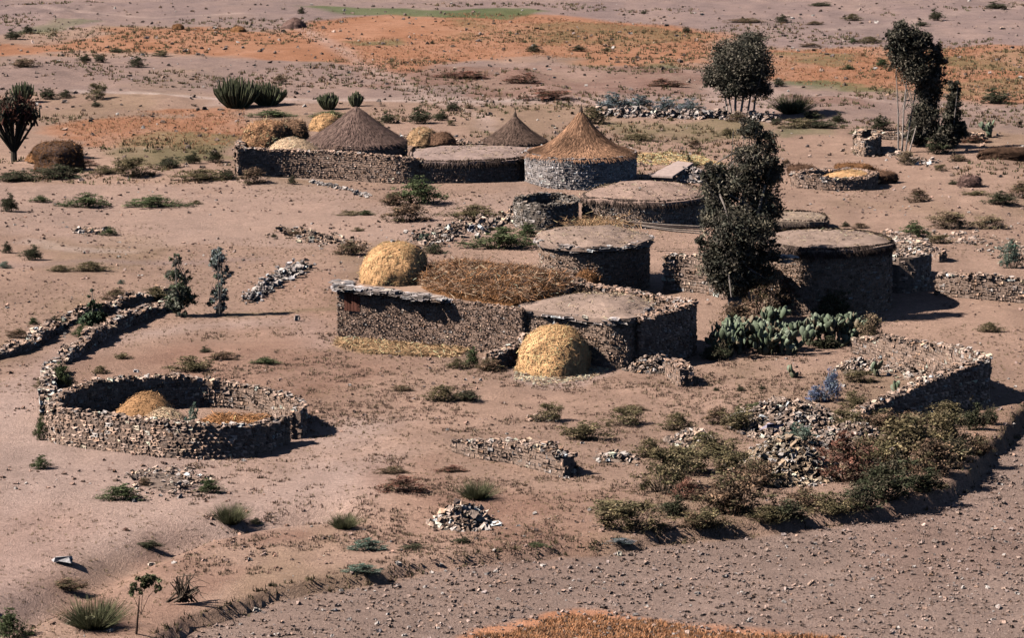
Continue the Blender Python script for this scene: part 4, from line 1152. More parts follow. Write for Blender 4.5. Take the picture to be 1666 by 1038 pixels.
KINDC = dict(
    olive=[(.13, .105, .055), (.17, .13, .07), (.10, .085, .045), (.2, .15, .09)],
    green=[(.075, .09, .04), (.10, .11, .055), (.06, .075, .035)],
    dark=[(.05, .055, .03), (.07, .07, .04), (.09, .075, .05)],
    brown=[(.17, .105, .07), (.12, .08, .055), (.22, .14, .09), (.11, .09, .05)],
    rust=[(.22, .10, .07), (.16, .08, .06), (.12, .085, .055)],
    blue=[(.17, .19, .2), (.13, .16, .17), (.2, .2, .22), (.09, .11, .10)],
    bluegreen=[(.12, .16, .12), (.09, .13, .10), (.16, .18, .14)],
    flower=[(.16, .20, .34), (.22, .26, .42), (.12, .16, .2), (.18, .2, .3)],
    spiky=[(.11, .11, .055), (.15, .14, .08), (.08, .085, .045)],
    dry=[(.27, .19, .12), (.22, .15, .10), (.18, .14, .08)],
)
def bush_mesh(kind, var):
    """unit bush: 1 wide, 1 high, base at the origin"""
    key = (kind, var)
    if key in _V: return _V[key]
    cols = np.array(KINDC[kind]) * 1.45
    mb = MB()
    stem = np.array([(.12, .09, .07)])
    blades(mb, 40, .12, .55, .008, stem, lean=.8)
    if kind == 'spiky':
        blades(mb, 1300, .24, 1.05, .008, cols, lean=1.0)
        leaf_cloud(mb, [(0, 0, .35)], [(.34, .34, .3)], 350, .035, cols)
    else:
        nb = 5 + var
        ang = rng.uniform(0, 6.28, nb); r = rng.uniform(.05, .3, nb)
        cen = [(math.cos(a) * q, math.sin(a) * q, rng.uniform(.22, .62)) for a, q in zip(ang, r)] + [(0, 0, .4), (.05, 0, .68), (-.25, 0, .25), (.28, 0, .22)]
        rad = [(rng.uniform(.14, .24),) * 2 + (rng.uniform(.14, .26),) for _ in range(nb)] + [(.28, .28, .34), (.16, .16, .2), (.2, .2, .2), (.2, .2, .2)]
        leaf_cloud(mb, cen, rad, 4200, .024, cols)
        blades(mb, 40, .3, .62, .005, cols, lean=.8)
    me = mb.mesh("bush_" + kind); me.materials.append(M_LEAF)
    _V[key] = me
    return me

BN = dict(olive="bush", green="bush", dark="bush", brown="dry_bush", rust="dry_bush", blue="shrub", flower="shrub", bluegreen="shrub", spiky="grass_tuft", dry="dry_bush")
def bush(u, v, wpx, hpx, kind, label, group, dep=.85, cat=None):
    c = at(u, v); s = mpp(c)
    o = bpy.data.objects.new(BN[kind], bush_mesh(kind, int(rng.integers(0, 3))))
    o.location = c - Vector((0, 0, .04))
    w = wpx * s * 1.2; h = hpx * s * 1.12
    o.scale = (w, max(w * dep, h * .5) if w < 2.5 * h else w * .6, h)
    o.rotation_euler = (0, 0, 0 if rng.random() < .5 else math.pi)
    COL.objects.link(o)
    return tag(o, label, cat or ("tuft" if kind == 'spiky' else "bush"), group)

BUSH_LIST = [
 # scrub bushes on the far slope
 ("group", 'scrub bushes on the far slope'),
 (22, 64, 34, 22, 'dark', 'round dark bush at the left edge of the far slope'),
 (46, 54, 24, 17, 'dark', 'smaller dark bush touching the right of the one at the far left edge'),
 (38, 109, 46, 20, 'brown', 'wide brownish bush on the grey slope below the far left bushes'),
 (138, 101, 26, 18, 'dark', 'left bush of a close pair on the grey slope'),
 (163, 101, 24, 18, 'dark', 'right bush of a close pair on the grey slope'),
 (190, 85, 28, 10, 'dark', 'flat bush just above the close pair at the edge of the orange field'),
 (222, 109, 34, 22, 'dark', 'largest round bush right of the close pair'),
 (258, 91, 28, 12, 'olive', 'low bush at the lower edge of the orange field right of the largest round bush'),
 (78, 161, 34, 24, 'dark', 'bush right of the euphorbia that stands behind the candelabra tree'),
 (106, 159, 28, 17, 'dark', 'small rounded bush on the pale bank right of its taller neighbour'),
 (155, 162, 36, 32, 'olive', 'tall loose bush at the left end of the pale track'),
 (157, 174, 20, 14, 'dark', 'little bush just below the tall loose bush by the pale track'),
 (490, 22, 15, 14, 'dark', 'single dark bush on top of the long brown mound'),
 (455, 136, 30, 18, 'brown', 'faint brown bush above the two joined euphorbias'),
 (440, 190, 80, 14, 'green', 'long low green hedge-like bush below the joined euphorbias'),
 (535, 190, 70, 12, 'green', 'low green bush behind the golden haystack'),
 (632, 200, 32, 24, 'dark', "round bush right of the dark cone's tip"),
 (685, 201, 50, 34, 'dark', 'big round bush with a pale stone pile at its foot'),
 (717, 196, 30, 22, 'dark', 'bush touching the right side of the big round bush'),
 (737, 180, 28, 20, 'dark', 'upright bush above the start of the pale footpath'),
 (763, 176, 18, 10, 'brown', 'small brown bush right of the upright one by the footpath'),
 (735, 204, 14, 12, 'olive', 'tiny bush at the side of the footpath'),
 (850, 135, 66, 18, 'rust', 'reddish scrub on the rust-coloured bank above the small cone'),
 (890, 162, 92, 20, 'rust', 'wide reddish scrub on the lower rust-coloured bank'),
 (750, 126, 100, 12, 'rust', 'long faint reddish scrub left of the rust-coloured bank'),
 (1085, 140, 70, 14, 'rust', 'reddish scrub left of the broad rounded tree'),
 (868, 84, 30, 16, 'dark', 'dark bush on the grey strip in the middle of the far fields'),
 (942, 83, 30, 13, 'dark', 'dark bush right of the first on the grey strip'),
 (988, 83, 24, 9, 'olive', 'flattest of three bushes on the grey strip'),
 (1048, 22, 12, 8, 'dark', 'dot-like bush near the top middle right'),
 (1117, 53, 18, 14, 'dark', 'bush on the orange field left of the broad rounded tree'),
 (703, 71, 9, 8, 'dark', 'tiny bush at the middle of the far field beside a pale streak'),
 (966, 201, 54, 34, 'olive', 'bush standing behind the tip of the orange cone hut'),
 (1272, 36, 28, 16, 'dark', 'umbrella-shaped bush on the pale slope near the top'),
 (1215, 36, 70, 10, 'brown', 'long brown scrub left of the umbrella-shaped bush'),
 (1385, 33, 34, 14, 'olive', 'bush on the upper slope left of the tallest tree'),
 (1325, 40, 34, 8, 'brown', 'thin scrub between the umbrella bush and the upper slope bush'),
 (1523, 33, 28, 24, 'dark', 'dark tree-like bush on the upper bank right of the tallest tree'),
 (1500, 42, 26, 12, 'dark', 'bush at the foot of the dark tree-like one'),
 (1622, 14, 46, 15, 'dark', 'bush cut by the top right corner'),
 (1335, 9, 44, 8, 'dark', 'bush cut by the top edge right of centre'),
 (1418, 70, 48, 14, 'olive', 'pale green bush beside the top of the tallest tree'),
 (1388, 70, 16, 12, 'green', 'small green bush left of the pale green one'),
 (1436, 108, 30, 16, 'green', "green bush left of the tallest tree's crown"),
 (1378, 113, 24, 10, 'green', 'small green bush on the right orange field'),
 (1320, 76, 44, 8, 'brown', 'flat brown scrub above the right orange field'),
 (1622, 168, 60, 30, 'dark', "wide dark bush on the right orange field's lower edge"),
 (1268, 140, 24, 16, 'dark', 'low bush touching the right of the broad rounded tree'),
 # bushes around the far compound
 ("group", 'bushes around the far compound'),
 (1000, 181, 66, 36, 'blue', 'largest blue-grey bush behind the row of pale stones'),
 (1042, 178, 46, 30, 'blue', 'blue-grey bush right of the largest'),
 (1082, 182, 56, 26, 'blue', 'low blue-grey bush in the middle of the pale stone row'),
 (1122, 186, 48, 32, 'blue', 'blue-grey bush nearest the broad rounded tree'),
 (1200, 198, 40, 20, 'brown', 'dry scrub under the broad rounded tree'),
 (1262, 202, 22, 14, 'dark', 'small dark bush at the end of the pale stone row'),
 (1288, 184, 46, 30, 'spiky', 'spiky green clump right of the broad rounded tree'),
 (1322, 192, 40, 18, 'dark', 'dark bush sloping down from the spiky green clump'),
 (1362, 200, 26, 22, 'dark', 'knobbly dark bush on the flat green strip'),
 (1335, 208, 80, 18, 'dark', 'long dark bush along the green strip'),
 (1290, 208, 60, 18, 'olive', 'olive bush at the left end of the long dark bush'),
 (1183, 220, 24, 14, 'olive', 'small olive bush behind the tall eucalyptus top'),
 (1131, 242, 28, 20, 'brown', 'round brown bush above the yellow threshed straw'),
 (1040, 228, 70, 14, 'olive', 'low olive scrub right of the orange cone'),
 (1433, 212, 42, 30, 'dark', "dark bush just left of the tallest tree's trunks"),
 (1400, 218, 40, 14, 'green', 'flat green bush on top of the ruined hut'),
 (1475, 268, 34, 28, 'dry', 'dry pale bush at the foot of the bare trunks'),
 (1528, 250, 56, 36, 'dark', 'tangled bush right of the bare trunks'),
 (1412, 252, 50, 10, 'olive', 'flat olive plant below the ruined hut'),
 (1532, 278, 24, 14, 'olive', 'small round bush right of the dry pale bush'),
 (1560, 262, 34, 16, 'brown', 'brown scrub under the slim column tree'),
 (1585, 232, 50, 14, 'rust', 'rusty scrub beside the bright green cactus'),
 (1552, 300, 22, 10, 'dark', 'small dark bush left of the loaf-shaped mound'),
 (1495, 329, 40, 26, 'brown', 'brown bush alone on the right slope'),
 (1590, 318, 56, 11, 'olive', 'low olive scrub left of the bramble mound'),
 (1485, 386, 52, 30, 'green', 'green bush above the dark low wall'),
 (1532, 396, 44, 18, 'olive', 'olive bush right of the green one above the dark low wall'),
 (1400, 371, 30, 11, 'brown', 'brown scrub on the rim behind the large round hut'),
 (1376, 369, 17, 12, 'dark', 'small dark bush on the rim behind the large round hut'),
 (1545, 372, 80, 34, 'dry', 'thin dry brush on the pale right slope'),
 (1610, 372, 60, 26, 'dry', 'thin dry brush nearer the right edge of the pale slope'),
 (1648, 436, 42, 50, 'bluegreen', 'blue-green bush behind the wall at the right edge'),
 (1280, 270, 18, 14, 'brown', 'small brown bush left of the straw pen'),
 (1128, 272, 34, 16, 'dark', 'dark brush pile with a pointed tip on the grey stones'),
 (1121, 262, 9, 14, 'dark', 'pointed tip of brush standing on the dark brush pile'),
 (220, 287, 66, 38, 'olive', 'tall olive bush on the bank left of the compound'),
 (275, 273, 44, 24, 'dark', 'round bush up the bank right of the tall olive bush'),
 (312, 266, 36, 26, 'dark', 'second round bush up the bank from the tall olive bush'),
 (350, 264, 32, 28, 'dark', 'bush nearest the compound on the upper bank'),
 (325, 293, 96, 22, 'olive', 'long olive bush along the foot of the bank'),
 (370, 291, 34, 22, 'dark', 'dark bush at the right end of the long olive bush'),
 (410, 299, 50, 32, 'brown', 'brown bush against the left end of the compound wall'),
 (475, 299, 17, 18, 'dark', 'small bush at the foot of the compound wall'),
 (170, 282, 56, 16, 'olive', 'low olive scrub right of the big dark stack'),
 (140, 270, 40, 14, 'rust', 'rusty scrub on the right shoulder of the big dark stack'),
 (92, 290, 90, 28, 'dark', 'dark bush in front of the big dark stack'),
 (28, 294, 90, 22, 'dark', 'dark hedge at the left edge under the candelabra tree'),
 # bushes on the left slope
 ("group", 'bushes on the left slope'),
 (14, 344, 36, 38, 'dark', 'dark green bush cut by the left edge below the bank'),
 (65, 329, 38, 14, 'green', 'small grassy bush right of the one cut by the left edge'),
 (135, 337, 84, 26, 'green', 'wide grassy bush left of the widest flat one'),
 (258, 336, 108, 20, 'green', 'widest flat grassy bush on the left pasture'),
 (318, 332, 24, 9, 'olive', 'small grassy bush at the right end of the widest flat one'),
 (678, 332, 92, 50, 'green', 'big green bush in front of the shaggy-edged shed'),
 (640, 334, 50, 30, 'brown', 'brown bush at the left foot of the big green bush'),
 (662, 360, 86, 34, 'brown', 'brown bush in front of the big green bush'),
 (768, 358, 96, 30, 'olive', 'olive bush below the shaggy-edged shed'),
 (810, 404, 120, 38, 'green', 'long dark green scrub on the stone bank'),
 (705, 412, 44, 20, 'dark', 'dark bush on the stones behind the rooftop haystack'),
 (690, 392, 22, 18, 'bluegreen', "small grey-green bush at the top of the stone bank's left end"),
 (860, 385, 44, 26, 'green', 'green scrub between the stone bank and the round hut'),
 (596, 350, 32, 11, 'green', 'low green tuft right of the middle pasture'),
 (566, 350, 44, 9, 'olive', 'flat olive tuft on the middle pasture'),
 (582, 376, 24, 9, 'olive', 'small flat tuft above the brown bush by the haystack'),
 (570, 414, 60, 26, 'brown', 'brown bush left of the rooftop haystack'),
 (480, 384, 28, 11, 'brown', 'brown scrub at the top of the scattered stone line'),
 (446, 386, 12, 10, 'dark', 'tiny dark bush left of the scattered stone line'),
 (52, 423, 40, 32, 'dark', 'dark bush on the pale patch at the left'),
 (12, 412, 20, 24, 'dark', 'dark bush at the left edge beside the pale patch'),
 (8, 436, 24, 14, 'bluegreen', 'blue-grey plant at the left edge under the dark bush'),
 (176, 383, 30, 17, 'green', 'small green shrub right of the flat pale stones'),
 (150, 441, 64, 20, 'olive', 'olive scrub on the stony left slope'),
 (100, 442, 44, 14, 'olive', 'fainter olive scrub left of its neighbour on the stony slope'),
 (196, 462, 14, 9, 'bluegreen', 'tiny blue-green plant on the stony left slope'),
 (250, 488, 50, 26, 'olive', 'olive bush on the outer low wall left of the saplings'),
 (135, 548, 36, 24, 'green', 'green bush between the two low walls at left'),
 (55, 528, 22, 15, 'green', 'small green plant above the outer low wall'),
 (30, 550, 50, 18, 'brown', 'brown scrub along the outer low wall near the left edge'),
 (90, 532, 40, 22, 'dark', 'dark scrub hanging on the outer low wall'),
 (190, 488, 60, 22, 'brown', 'brown scrub on the outer low wall behind the green sapling'),
 (102, 634, 46, 50, 'green', 'dense dark green bush beside the wall stub above the corral'),
 (66, 632, 24, 22, 'olive', 'thin olive bush left of the wall stub'),
 (200, 584, 32, 14, 'olive', 'flat tuft inside the curved yard wall'),
 (165, 608, 30, 17, 'olive', "round tuft above the corral's left part"),
 (335, 574, 24, 14, 'dark', 'small dark bush on the rise above the corral'),
 (310, 604, 80, 30, 'olive', 'wide thin bush just behind the corral wall'),
 (430, 592, 50, 14, 'green', 'small green weeds on the rise right of the wide thin bush'),
 (360, 585, 60, 16, 'brown', 'brown weeds on the rise above the corral'),
 (315, 738, 34, 94, 'bluegreen', 'climbing green bush against the front of the corral'),
 (350, 742, 60, 18, 'bluegreen', "low green weeds in the corral's shadow"),
 (68, 716, 28, 46, 'green', "dark green bush at the corral's left foot"),
 # bushes in the foreground
 ("group", 'bushes in the foreground'),
 (68, 763, 36, 26, 'green', "leaning tuft below the corral's left side"),
 (195, 814, 84, 30, 'green', 'widest green bush below the corral'),
 (235, 790, 24, 20, 'brown', 'brown bush behind the widest green one'),
 (342, 802, 50, 28, 'green', 'green bush right of the stony patch'),
 (375, 852, 38, 34, 'spiky', 'pale spiky tuft on the slope below the stony patch'),
 (415, 852, 26, 13, 'dark', 'small dark bush beside the pale spiky tuft'),
 (560, 860, 34, 26, 'spiky', 'spiky tuft left of the grey boulder heap'),
 (205, 864, 14, 8, 'rust', 'tiny rusty tuft on the sandy track'),
 (152, 1022, 70, 48, 'spiky', 'spiky grass clump at the bottom left'),
 (20, 1042, 70, 56, 'green', 'green bush cut by the bottom left corner'),
 (240, 890, 60, 16, 'dark', 'dark scrub in the gully above the leaning sapling'),
 (110, 960, 80, 22, 'brown', 'brown scrub in the gully at the lower left'),
 (768, 598, 32, 38, 'green', 'green bush against the crumbling stub wall'),
 (795, 604, 46, 30, 'brown', 'brown bush right of the green one at the stub wall'),
 (742, 600, 34, 22, 'olive', 'olive tuft below the straw strip'),
 (722, 652, 66, 32, 'olive', 'olive bush on the open ground below the long house'),
 (762, 652, 44, 24, 'dark', 'dark bush touching the olive one below the long house'),
 (655, 636, 44, 14, 'brown', "flat brown tuft below the straw strip's middle"),
 (890, 686, 50, 36, 'olive', 'left bush of the group of three below the near haystack'),
 (952, 716, 92, 38, 'olive', 'widest bush of the group of three below the near haystack'),
 (1012, 692, 64, 34, 'olive', 'right bush of the group of three below the near haystack'),
 (1030, 668, 60, 14, 'brown', 'brown weeds above the group of three bushes'),
 (1108, 616, 30, 26, 'dark', 'dark bush on the stub at the end of the rubble spill'),
 (776, 812, 42, 30, 'spiky', 'spiky tuft between the broken wall and the boulder heap'),
 (735, 768, 54, 14, 'rust', 'rusty scrub below the broken wall'),
 (655, 800, 80, 30, 'rust', 'thin rusty scrub left of the spiky tuft'),
 (640, 770, 60, 16, 'brown', 'thin brown scrub above the rusty one'),
 (930, 766, 34, 24, 'dark', 'dark bush at the right end of the broken wall'),
 (752, 884, 34, 16, 'dark', 'small dark bush under the boulder heap'),
 (672, 894, 56, 13, 'dark', 'dark flat weeds left of the boulder heap'),
 (600, 896, 70, 24, 'bluegreen', 'blue-green weeds near the terrace edge'),
 (590, 932, 70, 18, 'bluegreen', 'grey-green weeds right on the terrace edge'),
 (1010, 884, 60, 12, 'blue', 'flat blue-grey weeds on the terrace edge'),
 (870, 890, 50, 10, 'green', 'flat green weeds on the terrace edge'),
 (1205, 700, 74, 50, 'olive', 'olive bush left of the upper rubble heap'),
 (1155, 742, 100, 46, 'olive', 'olive bush above the pale stone heap'),
 (1078, 800, 88, 84, 'olive', 'tall round olive bush at the left of the thicket'),
 (1120, 812, 60, 40, 'rust', 'rusty bush between the tall round bush and the rubble'),
 (1030, 862, 128, 58, 'olive', 'widest low bush at the front left of the thicket'),
 (1190, 836, 130, 96, 'brown', 'large brownish bush in front of the biggest rubble heap'),
 (1270, 846, 100, 44, 'dark', 'dark bush at the foot of the biggest rubble heap'),
 (1300, 722, 60, 40, 'bluegreen', 'blue-green bush in front of the lavender boulder'),
 (1250, 742, 50, 30, 'rust', 'rusty weeds on the upper rubble heap'),
 (1385, 784, 110, 86, 'rust', 'reddish bush right of the biggest rubble heap'),
 (1440, 812, 120, 80, 'dark', 'darkest bush beside the terrace on the right'),
 (1485, 762, 160, 104, 'olive', 'largest olive bush below the L-shaped wall'),
 (1540, 740, 90, 84, 'olive', 'olive bush under the corner of the L-shaped wall'),
 (1582, 700, 50, 56, 'dark', 'dark bush at the outer corner of the L-shaped wall'),
 (1440, 710, 90, 50, 'brown', 'brown bush against the dark face of the L-shaped wall'),
 (1352, 652, 34, 62, 'flower', 'tall spire of blue flowers by the end of the L-shaped wall'),
 (1330, 654, 36, 36, 'flower', 'shorter blue-flowered plant left of the blue spire'),
 (1388, 664, 44, 34, 'olive', 'pale green tuft right of the blue spire'),
 (1418, 566, 52, 66, 'dry', 'dry pinkish bush right of the cactus thicket'),
 (1245, 512, 84, 100, 'brown', 'tall dry brown bush between the cactus thicket and the large hut'),
 (1300, 508, 80, 70, 'rust', 'reddish bush in the shade of the large hut'),
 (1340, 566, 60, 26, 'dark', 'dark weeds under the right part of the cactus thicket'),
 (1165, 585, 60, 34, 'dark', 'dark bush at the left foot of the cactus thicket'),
 (1402, 622, 60, 24, 'olive', 'olive weeds inside the L-shaped wall'),
 (1205, 637, 16, 15, 'dark', 'small dark tuft on the bare ground below the cactus thicket'),
 (1240, 634, 12, 12, 'dark', 'tiny dark tuft right of the small one below the cactus thicket'),
 (1165, 636, 14, 9, 'dark', 'small dark tuft left of two others below the cactus thicket'),
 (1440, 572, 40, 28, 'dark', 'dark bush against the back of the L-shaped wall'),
 (1612, 540, 46, 20, 'olive', "olive bush on the pale ground right of the large hut's shadow"),
 (1240, 670, 80, 18, 'green', 'flat green weeds above the upper rubble heap'),
 ("group", "bushes in the foreground"),
 (1110, 770, 90, 50, 'olive', 'olive bush filling the gap above the widest low bush'),
 (1150, 858, 80, 40, 'olive', 'low olive bush between the widest low bush and the large brownish one'),
 (1095, 840, 60, 44, 'dark', 'dark bush behind the widest low bush'),
 (1230, 790, 80, 60, 'brown', "brown bush half covering the biggest rubble heap's left side"),
 (1350, 838, 90, 44, 'olive', 'low olive bush at the foot of the terrace right of the darkest foot bush'),
 (1410, 752, 90, 60, 'brown', 'brown bush above the reddish bush on the right'),
 (1500, 800, 90, 50, 'dark', 'dark bush at the lower right end of the thicket'),
 (1535, 690, 80, 44, 'olive', "olive bush high against the L-shaped wall's corner"),
 (1480, 700, 70, 40, 'brown', 'small brown bush halfway along the dark face of the L-shaped wall'),
 (1595, 740, 50, 44, 'brown', "brown bush between the L-shaped wall's corner and the terrace"),
 (1370, 700, 60, 40, 'olive', 'olive bush at the near end of the L-shaped wall'),
 (1060, 745, 60, 40, 'olive', 'olive bush at the upper left tip of the thicket'),
 (1630, 332, 60, 26, 'dark', 'dark bramble cut by the right edge above the waist-high wall'),
 (1660, 322, 50, 30, 'brown', 'brown bramble behind the dark one at the right edge'),
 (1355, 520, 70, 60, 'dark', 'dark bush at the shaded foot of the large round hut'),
 (1320, 690, 50, 30, 'green', 'green bush between the blue spire and the lavender boulder'),
 (1200, 545, 76, 62, 'brown', "brown bush hiding the foot of the tall eucalyptus"),
 (1000, 838, 60, 30, 'olive', 'small olive bush at the left tip of the widest low bush'),
 (1130, 860, 60, 30, 'brown', 'brown low bush between two olive ones along the terrace'),
 (1200, 775, 80, 50, 'olive', 'olive bush behind the large brownish bush'),
 (1245, 850, 60, 34, 'olive', 'olive bush just right of the large brownish bush on the terrace'),
 (1310, 826, 70, 44, 'brown', "brown bush half hiding the biggest rubble heap's foot"),
 (1395, 828, 80, 54, 'dark', 'dark bush on the terrace between the darkest and the low olive one'),
 (1430, 770, 80, 60, 'olive', 'olive bush behind the darkest bush by the terrace'),
 (1520, 775, 90, 70, 'brown', "tall brown bush in front of the L-shaped wall's dark face"),
 (1555, 750, 60, 50, 'dark', 'dark bush at the right rim of the thicket by the terrace'),
 (1420, 690, 60, 34, 'olive', 'low olive bush where the L-shaped wall is lowest'),
 (1330, 760, 50, 34, 'rust', 'rusty bush on the right flank of the biggest rubble heap'),
 (1165, 690, 50, 34, 'brown', 'brown bush at the top left of the thicket'),
 (1105, 700, 60, 36, 'olive', "loose olive bush above the tall round one at the thicket's left"),
 (1610, 690, 36, 36, 'dark', "narrow dark bush beyond the L-shaped wall's corner"),
]
_g = ""
for b in BUSH_LIST:
    if b[0] == "group": _g = b[1]; continue
    bush(*b, _g)


# ---- trees
def tree(name, bu, bv, trunks, blobs, n, leaf, cols, label, group, trad=.12, tcol=(.3, .25, .22), shell=.5, dep=.9, cat="tree", droop=0.0):
    b = at(bu, bv); s = mpp(b)
    e = empty(name, b, label, cat, group)
    def loc(u, v, dy=0.0):
        return Vector(((u - bu) * s, dy, (bv - v) * s / CP))
    mb = MB()
    for tr in trunks:
        dy = rng.normal(0, .35)
        pts = [loc(u, v, dy * i) + Vector((rng.normal(0, .03), 0, 0)) for i, (u, v) in enumerate(tr)]
        r0 = trad * rng.uniform(.7, 1.1)
        pts[0].z = min(pts[0].z, 0) - .1
        tube(mb, pts, [r0 * (1 - .75 * i / (len(pts) - 1)) for i in range(len(pts))], np.array(tcol) * rng.uniform(.8, 1.15), 7)
    # limbs into the blobs
    for (u, v, rx, ry) in blobs:
        tr = trunks[int(rng.integers(0, len(trunks)))]
        k = min(len(tr) - 1, 1 + int(rng.integers(0, len(tr) - 1)))
        st = loc(*tr[k]); en = loc(u, v, rng.normal(0, .4))
        for _ in range(2):
            e2 = en + Vector((rng.normal(0, rx * s * .5), rng.normal(0, rx * s * .5), rng.normal(0, ry * s * .4)))
            tube(mb, [st, (st + e2) / 2 + Vector((0, 0, .15)), e2], [trad * .3, trad * .2, trad * .07], np.array(tcol) * .8, 5)
    t = mb.build("trunk", M_WOOD, e)
    cb = MB()
    cen = []; rad = []
    for i, (u, v, rx, ry) in enumerate(blobs):
        p = loc(u, v, rng.normal(0, .25) * rx * s)
        cen.append(tuple(p)); rad.append((rx * s, rx * s * dep, ry * s))
    leaf_cloud(cb, cen, rad, n, leaf, np.array(cols), shell=shell, droop=droop)
    cb.build("crown", M_LEAF, e)
    return e
DK = [(.17, .145, .11), (.08, .073, .052), (.10, .088, .065), (.055, .055, .042), (.13, .11, .085)]
GT = "trees around the hamlet"
tree("tree", 1203, 190, [[(u0, 193), (u1, 160), (u2, 120), (u3, 80)] for u0, u1, u2, u3 in ((1185, 1180, 1170, 1180), (1196, 1196, 1200, 1205), (1205, 1208, 1220, 1225), (1214, 1220, 1235, 1235), (1190, 1186, 1190, 1190), (1224, 1228, 1235, 1240))],
     [(1205, 100, 42, 36), (1178, 122, 32, 26), (1230, 115, 28, 36), (1202, 140, 36, 22), (1222, 72, 27, 18), (1160, 132, 18, 13), (1180, 88, 22, 22), (1240, 145, 16, 14)],
     44000, .095, DK, "broad rounded dark tree on thin stems standing above the row of pale stones", GT, trad=.1, tcol=(.42, .35, .3))
tree("eucalyptus_tree", 1190, 526, [[(1188, 528), (1196, 440), (1205, 340), (1222, 240)], [(1194, 528), (1180, 420), (1165, 310)], [(1192, 528), (1215, 400), (1240, 300)]],
     [(1190, 465, 30, 18), (1188, 448, 40, 26), (1182, 415, 46, 32), (1215, 425, 28, 26), (1200, 365, 58, 34), (1165, 320, 30, 40), (1236, 330, 34, 40), (1205, 300, 48, 34), (1222, 262, 34, 28), (1243, 238, 22, 26), (1216, 215, 20, 18), (1160, 285, 22, 18), (1252, 285, 20, 22), (1240, 375, 22, 18), (1150, 350, 18, 20), (1158, 432, 22, 26), (1232, 452, 30, 22), (1250, 412, 20, 22), (1260, 345, 16, 22), (1140, 395, 12, 14), (1148, 300, 12, 16), (1228, 205, 12, 10)],
     58000, .085, [(.2, .17, .12), (.085, .08, .058), (.11, .10, .075), (.06, .06, .045), (.15, .13, .1), (.12, .10, .08)], "tall shaggy dark eucalyptus rising between the two round huts", GT, trad=.2, droop=-.3)
tree("eucalyptus_tree", 1468, 248, [[(1462, 262), (1460, 190), (1456, 120), (1460, 70)], [(1466, 262), (1470, 180), (1480, 100), (1480, 60)], [(1470, 262), (1484, 180), (1496, 120), (1512, 90)], [(1474, 262), (1490, 200), (1500, 150)]],
     [(1465, 58, 26, 18), (1478, 82, 30, 28), (1488, 115, 28, 26), (1495, 68, 20, 16), (1518, 92, 14, 20), (1526, 104, 10, 12), (1505, 138, 20, 22), (1508, 165, 18, 20), (1460, 95, 18, 22), (1522, 125, 14, 22), (1500, 190, 22, 22), (1450, 75, 14, 16), (1512, 150, 18, 20)],
     36000, .10, DK + [(.11, .09, .065)], "tallest tree at right with bare pale trunks under a tufted crown", GT, trad=.075, tcol=(.33, .27, .24))
tree("tree", 1503, 238, [[(1503, 242), (1505, 205), (1510, 180)]], [(1502, 208, 24, 20), (1508, 190, 18, 18), (1492, 222, 18, 14), (1520, 215, 14, 16)],
     7000, .13, DK, "short bushy dark tree between the tall bare-trunked tree and the slim column", GT, trad=.1)
tree("tree", 1548, 240, [[(1548, 245), (1549, 190), (1551, 140)]], [(1551, 146, 11, 18), (1549, 172, 13, 20), (1545, 200, 17, 20), (1540, 222, 22, 16), (1556, 212, 14, 18)],
     9000, .13, DK, "slim dark column-shaped tree right of the tallest tree", GT, trad=.1)
SG = [(.12, .14, .085), (.16, .17, .12), (.09, .105, .06), (.2, .19, .15)]
tree("sapling", 292, 514, [[(293, 520), (292, 470), (288, 420)]], [(288, 425, 8, 12), (284, 448, 13, 11), (301, 452, 11, 12), (292, 472, 18, 14), (304, 486, 16, 12), (284, 492, 18, 12), (293, 505, 14, 9), (264, 458, 7, 6), (312, 480, 8, 8)],
     7000, .07, [(.2, .22, .15), (.26, .26, .2)] + SG, "wider of two young grey-green eucalyptus saplings by the curved yard wall", "young eucalyptus saplings", trad=.06, shell=.4)
tree("sapling", 358, 514, [[(358, 516), (357, 470), (360, 415)]], [(358, 418, 13, 12), (352, 432, 10, 9), (372, 444, 8, 10), (360, 452, 10, 12), (356, 476, 13, 12), (366, 488, 8, 9), (344, 492, 8, 7), (358, 502, 9, 8)],
     6000, .07, [(.22, .25, .23), (.28, .3, .3), (.16, .19, .14)], "slimmer silvery sapling standing alone right of the wider one", "young eucalyptus saplings", trad=.05, shell=.4)
tree("sapling", 152, 532, [[(152, 536), (152, 500), (150, 470)]], [(150, 478, 6, 10), (154, 500, 14, 12), (148, 518, 18, 12), (164, 512, 12, 12)],
     2000, .09, [(.11, .15, .09), (.08, .11, .06)], "green sapling growing between the two low walls at left", "young eucalyptus saplings", trad=.04)
tree("sapling", 225, 1030, [[(224, 1034), (230, 1000), (236, 962), (240, 940)]], [(230, 950, 18, 9), (246, 943, 16, 8), (222, 962, 12, 7), (256, 956, 10, 6)],
     1800, .06, [(.16, .17, .09), (.1, .1, .05)], "thin leaning sapling on the bank at the bottom left", "young eucalyptus saplings", trad=.045, tcol=(.2, .13, .1))
def dry_branch():
    b = at(290, 985); s = mpp(b)
    mb = MB()
    for i in range(26):
        a = rng.uniform(-.2, math.pi + .2); L = rng.uniform(.5, 1.3)
        m = Vector((math.cos(a) * L * .5 + .2, rng.normal(0, .3), .5 + math.sin(a) * .5))
        tube(mb, [b + Vector((rng.normal(.1, .2), 0, .1)), b + m, b + m + Vector((rng.normal(0, .5), rng.normal(0, .3), rng.uniform(-.5, .2)))], [.035, .02, .008], (.11, .08, .06), 4)
    tag(mb.build("thorn_branch", M_WOOD), "leafless thorny branches arching beside the leaning sapling", "dead bush")
dry_branch()

